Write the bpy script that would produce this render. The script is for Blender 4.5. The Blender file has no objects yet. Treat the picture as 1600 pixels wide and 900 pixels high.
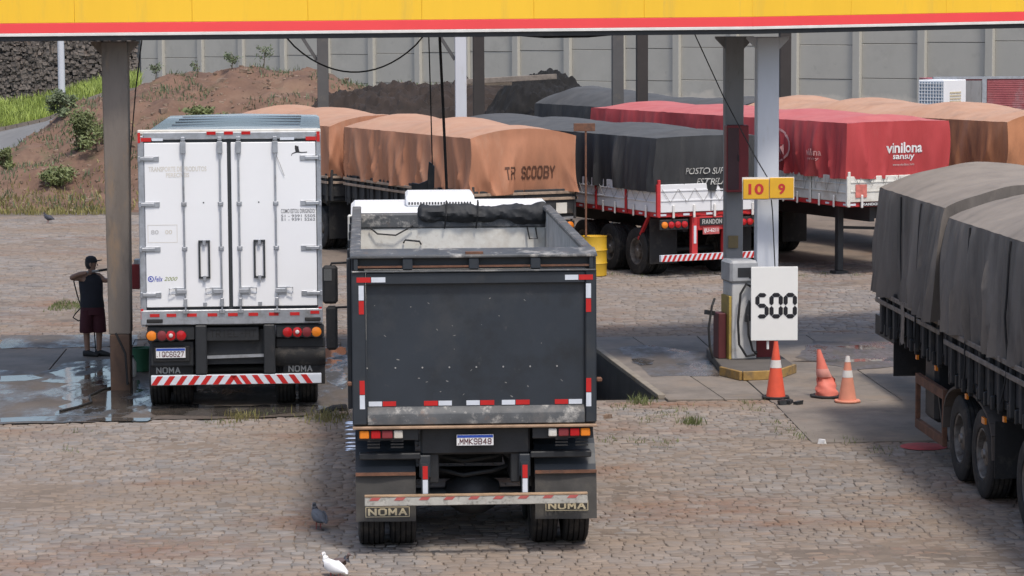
import bpy, bmesh, math, random
import numpy as np
from mathutils import Vector, Matrix, noise
random.seed(7); np.random.seed(7)
R = math.radians
SC = bpy.context.scene
COL = SC.collection
# ---------------------------------------------------------------- camera
F = 4200.0; CAMH = 5.5
PITCH = math.atan(420 / F)
MR = (Matrix.Rotation(math.pi / 2 - PITCH, 3, 'X') @ Matrix.Rotation(R(-0.3), 3, 'Z'))
cd = bpy.data.cameras.new('camera'); cam = bpy.data.objects.new('camera', cd); COL.objects.link(cam)
cam.matrix_world = Matrix.Translation((0, 0, CAMH)) @ MR.to_4x4()
cd.sensor_width = 36; cd.lens = F / 1600 * 36; cd.clip_end = 3000; cd.clip_start = 0.5
SC.camera = cam
# ---------------------------------------------------------------- world + sun
SUN = Vector((0.65, -1.45, 3.1)).normalized()          # towards the sun
w = bpy.data.worlds.new('World'); SC.world = w; w.use_nodes = True
nt = w.node_tree; bg = nt.nodes['Background']
sky = nt.nodes.new('ShaderNodeTexSky'); sky.sky_type = 'NISHITA'; sky.sun_disc = False
sky.sun_elevation = math.asin(SUN.z); sky.sun_rotation = math.atan2(SUN.x, SUN.y)
sky.dust_density = 3.0; sky.air_density = 1.0; sky.ozone_density = 1.0
nt.links.new(sky.outputs[0], bg.inputs[0]); bg.inputs[1].default_value = 0.15
sl = bpy.data.lights.new('sun', 'SUN'); sl.energy = 2.1; sl.angle = R(8); sl.color = (1, 0.93, 0.84)
so = bpy.data.objects.new('sun', sl); COL.objects.link(so)
so.rotation_euler = SUN.to_track_quat('Z', 'Y').to_euler()
SC.view_settings.view_transform = 'Standard'; SC.view_settings.look = 'None'
SC.view_settings.exposure = 0.36; SC.view_settings.gamma = 1.0
# ---------------------------------------------------------------- helpers
CP = Vector((0, 0, CAMH))
def ray(px, py): return MR @ Vector(((px - 800) / F, -(py - 450) / F, -1))
def P(px, py, Y):
    d = ray(px, py); return CP + d * (Y / d.y)
def G(px, py, z=0.0):
    d = ray(px, py); return CP + d * ((z - CAMH) / d.z)
ALPHA = R(3.6); CA, SA = math.cos(ALPHA), math.sin(ALPHA)
def uv(p): return (p.x * CA + p.y * SA, -p.x * SA + p.y * CA)
def fromuv(u, v, z=0): return Vector((u * CA - v * SA, u * SA + v * CA, z))
def UV(px, py): return uv(G(px, py))
def lin(r, g, b):
    f = lambda c: (c / 12.92 if c <= 0.04045 else ((c + 0.055) / 1.055) ** 2.4)
    return (f(r / 255), f(g / 255), f(b / 255))

MATS = {}
def mat(name, col, rough=0.6, metal=0.0, var=0.12, scale=3.0, bump=0.0, bscale=30, dirt=None, damt=0.5, dscale=2.0, spec=0.5, stretch=(1, 1, 1), attr=None, lowz=None, top_tone=None):
    if name in MATS: return MATS[name]
    m = bpy.data.materials.new(name); m.use_nodes = True; MATS[name] = m
    t = m.node_tree; N = t.nodes; Lk = t.links.new; b = N['Principled BSDF']
    b.inputs['Roughness'].default_value = rough; b.inputs['Metallic'].default_value = metal
    b.inputs['Specular IOR Level'].default_value = spec
    tc = N.new('ShaderNodeTexCoord'); mp = N.new('ShaderNodeMapping'); mp.inputs['Scale'].default_value = stretch
    Lk(tc.outputs['Object'], mp.inputs[0])
    n1 = N.new('ShaderNodeTexNoise'); n1.inputs['Scale'].default_value = scale; n1.inputs['Detail'].default_value = 6
    n1.inputs['Roughness'].default_value = 0.65
    Lk(mp.outputs[0], n1.inputs[0])
    rp = N.new('ShaderNodeValToRGB'); e = rp.color_ramp.elements
    e[0].position = 0.3; e[1].position = 0.7
    e[0].color = (*[c * (1 - var) for c in col], 1); e[1].color = (*[min(1, c * (1 + var)) for c in col], 1)
    Lk(n1.outputs[0], rp.inputs[0]); out = rp.outputs[0]
    if attr:
        a = N.new('ShaderNodeAttribute'); a.attribute_name = attr
        mx = N.new('ShaderNodeMix'); mx.data_type = 'RGBA'; mx.blend_type = 'MULTIPLY'; mx.inputs[0].default_value = 1
        Lk(out, mx.inputs[6]); Lk(a.outputs[0], mx.inputs[7]); out = mx.outputs[2]
    if dirt:
        ds = dirt if isinstance(dirt, list) else [(dirt, damt, dscale)]
        for k, (dc, da, dsc) in enumerate(ds):
            n2 = N.new('ShaderNodeTexNoise'); n2.inputs['Scale'].default_value = dsc; n2.inputs['Detail'].default_value = 8
            n2.inputs['Roughness'].default_value = 0.7
            mo = N.new('ShaderNodeMapping'); mo.inputs['Location'].default_value = (3.7 * k + 1, 2.1 * k, 5.3 * k); mo.inputs['Scale'].default_value = stretch
            Lk(tc.outputs['Object'], mo.inputs[0]); Lk(mo.outputs[0], n2.inputs[0])
            r2 = N.new('ShaderNodeValToRGB'); q = r2.color_ramp.elements
            q[0].position = max(0.02, 0.75 - da * 0.5); q[1].position = min(0.98, q[0].position + 0.18)
            q[0].color = (0, 0, 0, 1); q[1].color = (1, 1, 1, 1)
            Lk(n2.outputs[0], r2.inputs[0])
            mx = N.new('ShaderNodeMix'); mx.data_type = 'RGBA'
            mlt = N.new('ShaderNodeMath'); mlt.operation = 'MULTIPLY'; mlt.inputs[1].default_value = 0.85
            Lk(r2.outputs[0], mlt.inputs[0]); Lk(mlt.outputs[0], mx.inputs[0])
            Lk(out, mx.inputs[6]); mx.inputs[7].default_value = (*dc, 1); out = mx.outputs[2]
    if lowz:      # another paint/soil colour below a height, ragged edge: (colour, z, raggedness)
        sp = N.new('ShaderNodeSeparateXYZ'); Lk(tc.outputs['Object'], sp.inputs[0])
        n3 = N.new('ShaderNodeTexNoise'); n3.inputs['Scale'].default_value = 1.3; n3.inputs['Detail'].default_value = 7
        Lk(tc.outputs['Object'], n3.inputs[0])
        ma = N.new('ShaderNodeMath'); ma.operation = 'MULTIPLY_ADD'; ma.inputs[1].default_value = lowz[2]
        Lk(n3.outputs[0], ma.inputs[0]); Lk(sp.outputs[2], ma.inputs[2])
        mr = N.new('ShaderNodeMapRange'); mr.inputs[1].default_value = lowz[1] + lowz[2] * .5; mr.inputs[2].default_value = lowz[1] + lowz[2] * .5 + 0.15
        mr.inputs[3].default_value = 1; mr.inputs[4].default_value = 0
        Lk(ma.outputs[0], mr.inputs[0])
        mx = N.new('ShaderNodeMix'); mx.data_type = 'RGBA'; Lk(mr.outputs[0], mx.inputs[0]); Lk(out, mx.inputs[6]); mx.inputs[7].default_value = (*lowz[0], 1); out = mx.outputs[2]
    if top_tone:      # paler tone mixed in on faces that look up: (colour, amount)
        ge = N.new('ShaderNodeNewGeometry'); sz = N.new('ShaderNodeSeparateXYZ'); Lk(ge.outputs['Normal'], sz.inputs[0])
        mr = N.new('ShaderNodeMapRange'); mr.inputs[1].default_value = .45; mr.inputs[2].default_value = .95; mr.inputs[3].default_value = 0; mr.inputs[4].default_value = top_tone[1]
        Lk(sz.outputs[2], mr.inputs[0]); m3 = N.new('ShaderNodeMath'); m3.operation = 'MULTIPLY'
        r3 = N.new('ShaderNodeMapRange'); r3.inputs[1].default_value = .3; r3.inputs[2].default_value = .6; r3.inputs[3].default_value = .6; r3.inputs[4].default_value = 1
        Lk(n1.outputs[0], r3.inputs[0]); Lk(r3.outputs[0], m3.inputs[0]); Lk(mr.outputs[0], m3.inputs[1])
        mx = N.new('ShaderNodeMix'); mx.data_type = 'RGBA'; Lk(m3.outputs[0], mx.inputs[0]); Lk(out, mx.inputs[6]); mx.inputs[7].default_value = (*top_tone[0], 1); out = mx.outputs[2]
    Lk(out, b.inputs['Base Color'])
    if bump:
        nb = N.new('ShaderNodeTexNoise'); nb.inputs['Scale'].default_value = bscale; nb.inputs['Detail'].default_value = 5
        Lk(mp.outputs[0], nb.inputs[0])
        bp = N.new('ShaderNodeBump'); bp.inputs['Strength'].default_value = bump; bp.inputs['Distance'].default_value = 0.02
        Lk(nb.outputs[0], bp.inputs['Height']); Lk(bp.outputs[0], b.inputs['Normal'])
    return m

class MB:
    def __init__(s): s.v = []; s.f = []
    def add(s, vs, fs):
        o = len(s.v); s.v += [tuple(p) for p in vs]; s.f += [tuple(i + o for i in f) for f in fs]; return s
    def box(s, x0, x1, y0, y1, z0, z1):
        return s.add([(x0,y0,z0),(x1,y0,z0),(x1,y1,z0),(x0,y1,z0),(x0,y0,z1),(x1,y0,z1),(x1,y1,z1),(x0,y1,z1)],
                     [(0,3,2,1),(4,5,6,7),(0,1,5,4),(1,2,6,5),(2,3,7,6),(3,0,4,7)])
    def bar(s, a, b, w, h=None, up=(0, 0, 1)):
        a = Vector(a); b = Vector(b); h = h or w; d = (b - a).normalized(); u = Vector(up)
        if abs(d.dot(u)) > .98: u = Vector((0, 1, 0))
        x = d.cross(u).normalized() * w / 2; y = x.normalized().cross(d).normalized() * h / 2
        return s.add([a-x-y, a+x-y, a+x+y, a-x+y, b-x-y, b+x-y, b+x+y, b-x+y], [(0,3,2,1),(4,5,6,7),(0,1,5,4),(1,2,6,5),(2,3,7,6),(3,0,4,7)])
    def tube(s, pts, r, n=8):
        pts = [Vector(p) for p in pts]; rs = r if isinstance(r, (list, tuple)) else [r] * len(pts)
        o = len(s.v); pu = None
        for i, p in enumerate(pts):
            d = (pts[min(i + 1, len(pts) - 1)] - pts[max(i - 1, 0)]).normalized()
            u = pu if pu else (Vector((0, 0, 1)) if abs(d.z) < .9 else Vector((1, 0, 0)))
            x = d.cross(u).normalized(); y = x.cross(d).normalized(); pu = y
            for k in range(n):
                a = 2 * math.pi * k / n; s.v.append(tuple(p + (x * math.cos(a) + y * math.sin(a)) * rs[i]))
        for i in range(len(pts) - 1):
            for k in range(n):
                s.f.append((o+i*n+k, o+i*n+(k+1)%n, o+(i+1)*n+(k+1)%n, o+(i+1)*n+k))
        s.f.append(tuple(o + k for k in reversed(range(n)))); s.f.append(tuple(o + (len(pts) - 1) * n + k for k in range(n)))
        return s
    def cyl(s, a, b, r, r2=None, n=12): return s.tube([a, b], [r, r if r2 is None else r2], n)
    def loft(s, rings):      # rings: list of (centre, vecA, vecB) ellipses
        o = len(s.v); n = 14
        for c, a, b in rings:
            c = Vector(c); a = Vector(a); b = Vector(b)
            for k in range(n):
                t = 2 * math.pi * k / n; s.v.append(tuple(c + a * math.cos(t) + b * math.sin(t)))
        for i in range(len(rings) - 1):
            for k in range(n): s.f.append((o+i*n+k, o+i*n+(k+1)%n, o+(i+1)*n+(k+1)%n, o+(i+1)*n+k))
        s.f.append(tuple(o + k for k in reversed(range(n)))); s.f.append(tuple(o + (len(rings) - 1) * n + k for k in range(n)))
        return s
    def prism(s, poly, axis, a, b):
        def mk(p, t): return {'x': (t, p[0], p[1]), 'y': (p[0], t, p[1]), 'z': (p[0], p[1], t)}[axis]
        n = len(poly)
        return s.add([mk(p, a) for p in poly] + [mk(p, b) for p in poly],
                     [tuple(reversed(range(n))), tuple(range(n, 2 * n))] + [(i, (i+1)%n, n+(i+1)%n, n+i) for i in range(n)])
    def lathe(s, prof, c=(0, 0, 0), axis='x', n=28):
        o = len(s.v)
        for r, h in prof:
            for k in range(n):
                a = 2 * math.pi * k / n; ca, sa = r * math.cos(a), r * math.sin(a)
                s.v.append({'x': (c[0]+h, c[1]+ca, c[2]+sa), 'y': (c[0]+ca, c[1]+h, c[2]+sa), 'z': (c[0]+ca, c[1]+sa, c[2]+h)}[axis])
        for i in range(len(prof) - 1):
            for k in range(n): s.f.append((o+i*n+k, o+i*n+(k+1)%n, o+(i+1)*n+(k+1)%n, o+(i+1)*n+k))
        return s
    def sheet(s, fn, nu, nv):
        o = len(s.v)
        for j in range(nv + 1):
            for i in range(nu + 1): s.v.append(tuple(fn(i / nu, j / nv)))
        for j in range(nv):
            for i in range(nu):
                a = o + j * (nu + 1) + i; s.f.append((a, a + 1, a + nu + 2, a + nu + 1))
        return s
    def mesh(s, name, m, bevel=0, smooth=True, fixn=True):
        me = bpy.data.meshes.new(name); me.from_pydata(s.v, [], s.f)
        if bevel or fixn:
            b = bmesh.new(); b.from_mesh(me)
            if fixn: bmesh.ops.recalc_face_normals(b, faces=b.faces)
            if bevel:
                ed = [e for e in b.edges if len(e.link_faces) == 2 and e.calc_face_angle(0) > 0.6]
                bmesh.ops.bevel(b, geom=ed, offset=bevel, segments=1, affect='EDGES', clamp_overlap=True)
            b.to_mesh(me); b.free()
        if smooth:
            me.polygons.foreach_set('use_smooth', [True] * len(me.polygons)); me.set_sharp_from_angle(angle=R(35))
        me.materials.append(m); return me
    def build(s, name, m, parent=None, bevel=0, smooth=True, fixn=True):
        o = bpy.data.objects.new(name, s.mesh(name, m, bevel, smooth, fixn)); COL.objects.link(o); o.parent = parent; return o
def tag(o, label, cat, group=None, kind=None):
    if label: o['label'] = label
    if cat: o['category'] = cat
    if group: o['group'] = group
    if kind: o['kind'] = kind
    return o
def thing(name, label, cat, loc=(0, 0, 0), rz=0, group=None):
    o = bpy.data.objects.new(name, None); COL.objects.link(o); o.location = loc; o.rotation_euler = (0, 0, rz); o.empty_display_size = .2
    return tag(o, label, cat, group)
def struct(o): o['kind'] = 'structure'; return o
def B(name, m, parent, *bx, bevel=0): return MB().box(*bx).build(name, m, parent, bevel)
def inst(name, me, parent, loc=(0, 0, 0), rot=(0, 0, 0), sc=(1, 1, 1)):
    o = bpy.data.objects.new(name, me); COL.objects.link(o); o.parent = parent; o.location = loc; o.rotation_euler = rot; o.scale = sc; return o
def text_pts(s, bold=0.0, shear=0.0, extrude=0.0, spacing=1.0):
    c = bpy.data.curves.new('t', 'FONT'); c.body = s; c.offset = bold; c.shear = shear; c.extrude = extrude; c.align_x = 'CENTER'; c.space_character = spacing; c.resolution_u = 3
    o = bpy.data.objects.new('t', c); COL.objects.link(o)
    dg = bpy.context.evaluated_depsgraph_get(); me = o.evaluated_get(dg).to_mesh()
    V = [tuple(v.co) for v in me.vertices]; Fc = [tuple(p.vertices) for p in me.polygons]
    o.evaluated_get(dg).to_mesh_clear(); bpy.data.objects.remove(o); bpy.data.curves.remove(c)
    return np.array(V), Fc
def text(s, m, parent, box, place, bold=0.0, shear=0.0, name='lettering', spacing=1.0, label=None):
    """box = (a0, a1, b0, b1) in the plane; place(a, b) -> local 3D point"""
    V, Fc = text_pts(s, bold, shear, 0, spacing)
    lo, hi = V[:, :2].min(0), V[:, :2].max(0); q = (V[:, :2] - lo) / (hi - lo)
    mb = MB().add([place(box[0] + a * (box[1] - box[0]), box[2] + b * (box[3] - box[2])) for a, b in q], Fc)
    o = mb.build(name, m, parent, smooth=False, fixn=False)
    if label: o['label'] = label
    return o
STROKE = {'N': ['00 06 40 46'], 'O': ['10 30 41 45 36 16 05 01 10'], 'M': ['00 06 22 46 40'], 'A': ['00 26 40', '12 32'], 'R': ['00 06 36 45 44 33 03', '23 40'], 'D': ['00 06 26 44 42 20 00'],
 'T': ['06 46', '26 20'], 'S': ['45 36 16 05 04 13 33 42 41 30 10 01'], 'C': ['45 36 16 05 01 10 30 41'], 'B': ['00 06 36 45 44 33 03', '33 42 41 30 00'], 'Y': ['06 23 46', '23 20'], 'K': ['00 06', '46 03 40'],
 '9': ['01 10 30 41 45 36 16 05 04 13 43'], '8': ['13 04 05 16 36 45 44 33 13 02 01 10 30 41 42 33'], '4': ['30 36 02 42'], 'I': ['20 26'], 'Q': ['10 30 41 45 36 16 05 01 10', '22 40'], '6': ['45 36 16 05 01 10 30 41 42 33 03'],
 'G': ['45 36 16 05 01 10 30 41 43 23'], '2': ['05 16 36 45 44 00 40'], '7': ['06 46 10'], 'E': ['46 06 00 40', '03 33'], 'L': ['06 00 40'], 'H': ['00 06', '40 46', '03 43'], '-': ['13 33'], '.': ['20 21'], ' ': []}
def strokes(s, m, parent, box, place, th=.9, name='lettering', eps=.0005):
    """bold block letters; place(a, b, d) with d a small outward offset"""
    n = len(s); cw = 4 + th + .9; tot = n * cw - .9; a0, a1, b0, b1 = box; mb = MB(); cnt = 0
    ka, kb = (a1 - a0) / tot, (b1 - b0) / (6 + th)
    for i, ch in enumerate(s):
        for ln in STROKE[ch]:
            pts = [Vector((int(q[0]), int(q[1]))) for q in ln.split()]
            for p, q in zip(pts, pts[1:]):
                d = (q - p).normalized(); nn = Vector((-d.y, d.x)) * th / 2; e = d * th * .42
                qs = [p - e - nn, q + e - nn, q + e + nn, p - e + nn]; cnt += 1
                mb.add([place(a0 + (i * cw + v.x + th / 2) * ka, b0 + (v.y + th / 2) * kb, eps * (cnt % 5)) for v in qs], [(0, 1, 2, 3)])
    return mb.build(name, m, parent, smooth=False, fixn=False)
def sstep(a, b, x):
    t = max(0, min(1, (x - a) / (b - a))); return t * t * (3 - 2 * t)
def nz(x, y=0, z=0): return noise.noise(Vector((x, y, z)))
def fbm(x, y, z=0, o=4): return noise.fractal(Vector((x, y, z)), 1.0, 2.0, o)
# ---------------------------------------------------------------- materials
m_dark = mat('dark_steel', (0.018, 0.02, 0.023), 0.55, 0, .25, 4, .1, 40, dirt=(0.07, 0.06, 0.05), damt=.35, dscale=3)
m_black = mat('black_rubber', (0.014, 0.014, 0.015), 0.75, 0, .2, 6, .15, 60, dirt=(0.06, 0.052, 0.045), damt=.4, dscale=4)
m_tyre = mat('tyre_rubber', (0.016, 0.016, 0.017), 0.8, 0, .2, 6, .2, 50, dirt=(0.075, 0.065, 0.055), damt=.5, dscale=5)
m_rim = mat('steel_rim', (0.2, 0.19, 0.18), 0.5, .5, .2, 5, .1, 40, dirt=(0.08, 0.06, 0.045), damt=.6, dscale=6)
m_galv = mat('galvanised', (0.45, 0.47, 0.5), 0.42, .75, .18, 7, .06, 30, dirt=(0.25, 0.24, 0.22), damt=.4, dscale=4)
m_chrome = mat('chrome', (0.65, 0.67, 0.7), 0.18, 1, .05)
m_red = mat('red_reflector', (0.5, 0.02, 0.02), 0.3, 0, .1)
m_white_r = mat('white_reflector', (0.62, 0.66, 0.72), 0.3, 0, .08, 8)
m_white = mat('white_paint', (0.78, 0.79, 0.8), 0.4, 0, .03, 2, 0, 30, dirt=(0.6, 0.58, 0.53), damt=.25, dscale=1.5)
m_white_old = mat('worn_white_paint', (0.66, 0.65, 0.6), 0.6, 0, .08, 3, .1, 30, dirt=[((0.28, 0.2, 0.13), .3, 3), ((0.45, 0.4, 0.33), .5, 1.2)])
m_amber = mat('amber_lens', (0.75, 0.22, 0.02), 0.25, 0, .1)
m_redlens = mat('red_lens', (0.45, 0.012, 0.015), 0.2, 0, .1)
m_clear = mat('clear_lens', (0.6, 0.56, 0.55), 0.2, 0, .1)
m_rust = mat('rusty_steel', (0.16, 0.075, 0.045), 0.85, 0, .35, 6, .2, 40, dirt=(0.08, 0.05, 0.04), damt=.5, dscale=5)
m_blue = mat('plate_blue', (0.02, 0.07, 0.38), 0.4)
m_plate = mat('plate_white', (0.72, 0.72, 0.72), 0.4, 0, .06, 10)
m_ink = mat('black_ink', (0.02, 0.02, 0.022), 0.6)
m_plateink = mat('plate_red_ink', (0.09, 0.016, 0.02), 0.5)
m_grey = mat('grey_lettering', (0.3, 0.3, 0.29), 0.6)
m_cream = mat('cream_lettering', (0.55, 0.48, 0.33), 0.6, 0, .15, 20)
m_glass = mat('mirror_glass', (0.25, 0.28, 0.3), 0.05, .9)
m_redpaint = mat('red_frame_paint', (0.5, 0.03, 0.035), 0.5, 0, .12, 4, 0, 30, dirt=(0.2, 0.05, 0.04), damt=.3, dscale=4)
m_soil = (0.2, 0.125, 0.08)
def plate(parent, x0, x1, y, z0, z1, txt, red=True):
    p = B('number_plate', m_plate, parent, x0, x1, y - .012, y, z0, z1)
    h = z1 - z0
    B('blue_band', m_blue, p, x0 + .005, x1 - .005, y - .0145, y - .0125, z1 - h * .27, z1 - .004)
    strokes(txt.strip('.'), m_plateink if red else m_ink, p, (x0 + .03, x1 - .02, z0 + h * .1, z0 + h * .66), lambda a, b, d: (a, y - .0145 - d, b), .95); B('dot', m_plateink, p, x0 + .012, x0 + .022, y - .0145, y - .0125, z0 + h * .1, z0 + h * .2)
    return p
def wheel_meshes():
    pr = []
    r, w = 0.52, 0.28
    half = [(r*.56, .40), (r*.6, .47), (r*.8, .5), (r*.93, .47), (r*.985, .42)]
    pr = [(a, -h * w) for a, h in half]
    for g in (-.3, -.1, .1, .3):
        pr += [(r, (g - .06) * w), (r, (g - .025) * w), (r*.965, (g - .02) * w), (r*.965, (g + .02) * w), (r, (g + .025) * w), (r, (g + .06) * w)]
    pr += [(a, h * w) for a, h in reversed(half)]
    ty = MB().lathe(pr, n=36).mesh('wheel', m_tyre)
    rp = [(r*.575, w*.42), (r*.55, w*.44), (r*.52, w*.4), (r*.5, w*.12), (r*.36, w*.02), (r*.3, w*.06), (r*.27, w*.3), (r*.12, w*.36), (r*.1, w*.44), (0.001, w*.44)]
    mb = MB().lathe(rp, n=30)
    for k in range(10):
        a = 2 * math.pi * k / 10; y, z = r*.33*math.cos(a), r*.33*math.sin(a)
        mb.cyl((w*.02, y, z), (w*.13, y, z), .016, n=6)
    return ty, mb.mesh('rim', m_rim)
ME_TYRE, ME_RIM = wheel_meshes()
def wheel(parent, x, y, r=0.52, side=1, wsc=1.0, z=None):
    k = r / 0.52
    t = inst('wheel', ME_TYRE, parent, (x, y, r if z is None else z), (random.random() * 6, 0, 0), (wsc, k, k))
    inst('rim', ME_RIM, t, (0, 0, 0), (0, 0, 0 if side > 0 else math.pi))
    return t
def duals(parent, W, y, r=0.52, both=True):
    for sd in (-1, 1):
        wheel(parent, sd * (W / 2 - .15), y, r, sd)
        if both: wheel(parent, sd * (W / 2 - .48), y, r, -sd)
    MB().cyl((-W/2 + .15, y, r), (W/2 - .15, y, r), .07).build('axle', m_dark, parent)
# ---------------------------------------------------------------- ground and paving
m_ground = mat('yard_soil', (0.13, 0.105, 0.085), 0.95, 0, .2, .8, .3, 25, dirt=[((0.22, 0.17, 0.125), .5, .35), ((0.15, 0.14, 0.13), .5, .9)])
m_conc = mat('forecourt_concrete', (0.2, 0.172, 0.146), 0.8, 0, .2, 1.2, .2, 24, dirt=[((0.115, 0.1, 0.086), .58, .6), ((0.23, 0.18, 0.135), .48, .8), ((0.065, 0.06, 0.055), .38, 1.6), ((.1, .085, .07), .3, 6)])
m_cob = mat('cobble_granite', (0.235, 0.208, 0.186), 0.95, 0, .14, 3, .35, 26, attr='tone',
            dirt=[((0.235, 0.178, 0.133), .58, .3), ((0.2, 0.108, 0.068), .46, .5), ((0.165, 0.155, 0.15), .46, .8), ((0.09, 0.075, 0.065), .24, 1.1)], stretch=(.6, 1, 1), spec=.2)
pu0 = UV(935, 553); pu1 = UV(1026, 622)
PIT = (pu1[0] - 1.05, pu1[0] + .02, pu1[1], UV(935, 553)[1] + .6)     # u0,u1,v0,v1
SK = .067
def us(u, v): return u - SK * (v - PIT[2])      # the pit runs at a slight angle to the forecourt
vA0 = UV(100, 655)[1]; vB0 = UV(1050, 626)[1]; vC0 = UV(1300, 692)[1]; vF = UV(1000, 527)[1]; vFl = UV(60, 546)[1]
uAB = UV(530, 640)[0]; uBC = UV(1200, 626)[0]; uC1 = UV(1268, 692)[0]
def ground_ring():
    mb = MB(); u0, u1, v0, v1 = PIT; z = -.02; O = 900
    pts = [fromuv(u if abs(u) == O else us(u, min(max(v, v0), v1)), v, z) for v in (-60, v0, v1, 1500) for u in (-O, u0, u1, O)]
    mb.add(pts, [(r*4+c, r*4+c+1, r*4+c+5, r*4+c+4) for r in range(3) for c in range(3) if not (r == 1 and c == 1)])
    return struct(mb.build('ground', m_ground, fixn=False))
ground_ring()
pit = struct(bpy.data.objects.new('inspection_pit', None)); COL.objects.link(pit)
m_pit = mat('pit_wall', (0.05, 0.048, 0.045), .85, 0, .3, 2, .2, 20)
u0, u1, v0, v1 = PIT
def uvbox(mb, a, b, c, d, z0, z1):
    q = [fromuv(us(a, c), c), fromuv(us(b, c), c), fromuv(us(b, d), d), fromuv(us(a, d), d)]
    return mb.add([(p.x, p.y, z0) for p in q] + [(p.x, p.y, z1) for p in q], [(0,3,2,1),(4,5,6,7),(0,1,5,4),(1,2,6,5),(2,3,7,6),(3,0,4,7)])
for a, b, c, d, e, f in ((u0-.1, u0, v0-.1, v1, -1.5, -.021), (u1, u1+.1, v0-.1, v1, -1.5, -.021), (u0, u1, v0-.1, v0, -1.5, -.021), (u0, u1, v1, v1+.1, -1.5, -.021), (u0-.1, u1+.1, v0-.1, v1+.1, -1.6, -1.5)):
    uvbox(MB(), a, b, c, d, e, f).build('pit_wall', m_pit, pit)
m_kerb = mat('worn_kerb', (0.24, 0.21, 0.17), .8, 0, .2, 4, .2, 30, dirt=[((0.3, 0.2, 0.05), .4, 2), ((0.1, 0.09, 0.08), .4, 3)])
uvbox(MB(), u1+.002, u1+.11, v0, v1, -.019, .05).build('pit_edging', m_kerb, pit, .008)
uvbox(MB(), u0-.11, u0-.002, v0, v1, -.019, .05).build('pit_edging', m_kerb, pit, .008)
# concrete slabs
pave = struct(bpy.data.objects.new('forecourt_pavement', None)); COL.objects.link(pave)
def slab(poly, top=.012):
    pts = [fromuv(a, b) for a, b in poly]
    MB().prism([(p.x, p.y) for p in pts], 'z', -.018, top).build('concrete_slab', m_conc, pave, .006)
j = .02
UL = -11.0; ja = UV(50, 610)[0]
for a, b in ((UL, ja), (ja, uAB)):
    slab([(a+j, vA0), (b, vA0), (b, (vA0+vFl)/2 - j), (a+j, (vA0+vFl)/2 - j)]); slab([(a+j, (vA0+vFl)/2), (b, (vA0+vFl)/2), (b, vFl), (a+j, vFl)], .014)
slab([(uAB+j, vB0), (u0-.115, vB0), (us(u0-.115, vF), vF), (uAB+j, vF)])
jb = UV(1090, 595)[0]
jb = UV(1128, 622)[0]
slab([(u1+.115, vB0), (jb, vB0), (us(jb, vF), vF), (us(u1+.115, vF), vF)], .016); slab([(jb+j, vB0), (uBC, vB0), (uBC, vF), (us(jb+j, vF), vF)])
if v1 + .1 < vF: slab([(us(u0-.1, v1), v1+.02), (us(u1+.1, v1), v1+.02), (us(u1+.1, vF), vF), (us(u0-.1, vF), vF)])
vm = UV(1300, 628)[1]
slab([(uC1, vC0), (14, vC0), (14, vm - j), (uBC + .06, vm - j), (uBC + .06, vB0)]); slab([(uBC+j, vm), (8, vm), (8, vF), (uBC+j, vF)], .015); slab([(8+j, vm), (14, vm), (14, vF), (8+j, vF)])
def in_conc(u, v):
    if u < uAB + .02: return vA0 - .02 < v < vFl + .02
    if u < uBC + .02: return vB0 - .02 < v < vF + .02
    ve = vC0 if u > uC1 else vB0 + (vC0 - vB0) * (u - uBC) / (uC1 - uBC)
    return ve - .02 < v < vF + .02
# cobblestones
cob = struct(bpy.data.objects.new('cobblestone_yard', None)); COL.objects.link(cob)
rng = np.random.RandomState(3)
def rows(va, vb, ua, ub, dep, wid):
    out = []; v = va
    while v < vb:
        d = dep * rng.uniform(.85, 1.2); u = ua - rng.uniform(0, wid); wv = rng.uniform(0, 50)
        while u < ub:
            wd = wid * rng.uniform(.7, 1.4)
            cv = v + d / 2 + .09 * math.sin(u * .55 + v * .13) + .03 * nz(u * .9, v * .9, 2)
            if not in_conc(u + wd / 2, cv): out.append((u + wd / 2, cv, wd, d))
            u += wd
        v += d
    return out
near = rows(23.5, max(vA0, vC0, vB0) + .1, -7.2, 9.0, .12, .165)
far = rows(min(vF, vFl) - .1, 60, -13.5, 16.5, .14, .2) + rows(60, 77, -17, -5, .15, .22)
def tone():
    b = rng.uniform(.84, 1.14); t = rng.uniform(-.05, .06); q = rng.rand()
    if q < .06: b *= .82
    return (b * (1 + t), b, b * (1 - t * 1.1))
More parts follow.
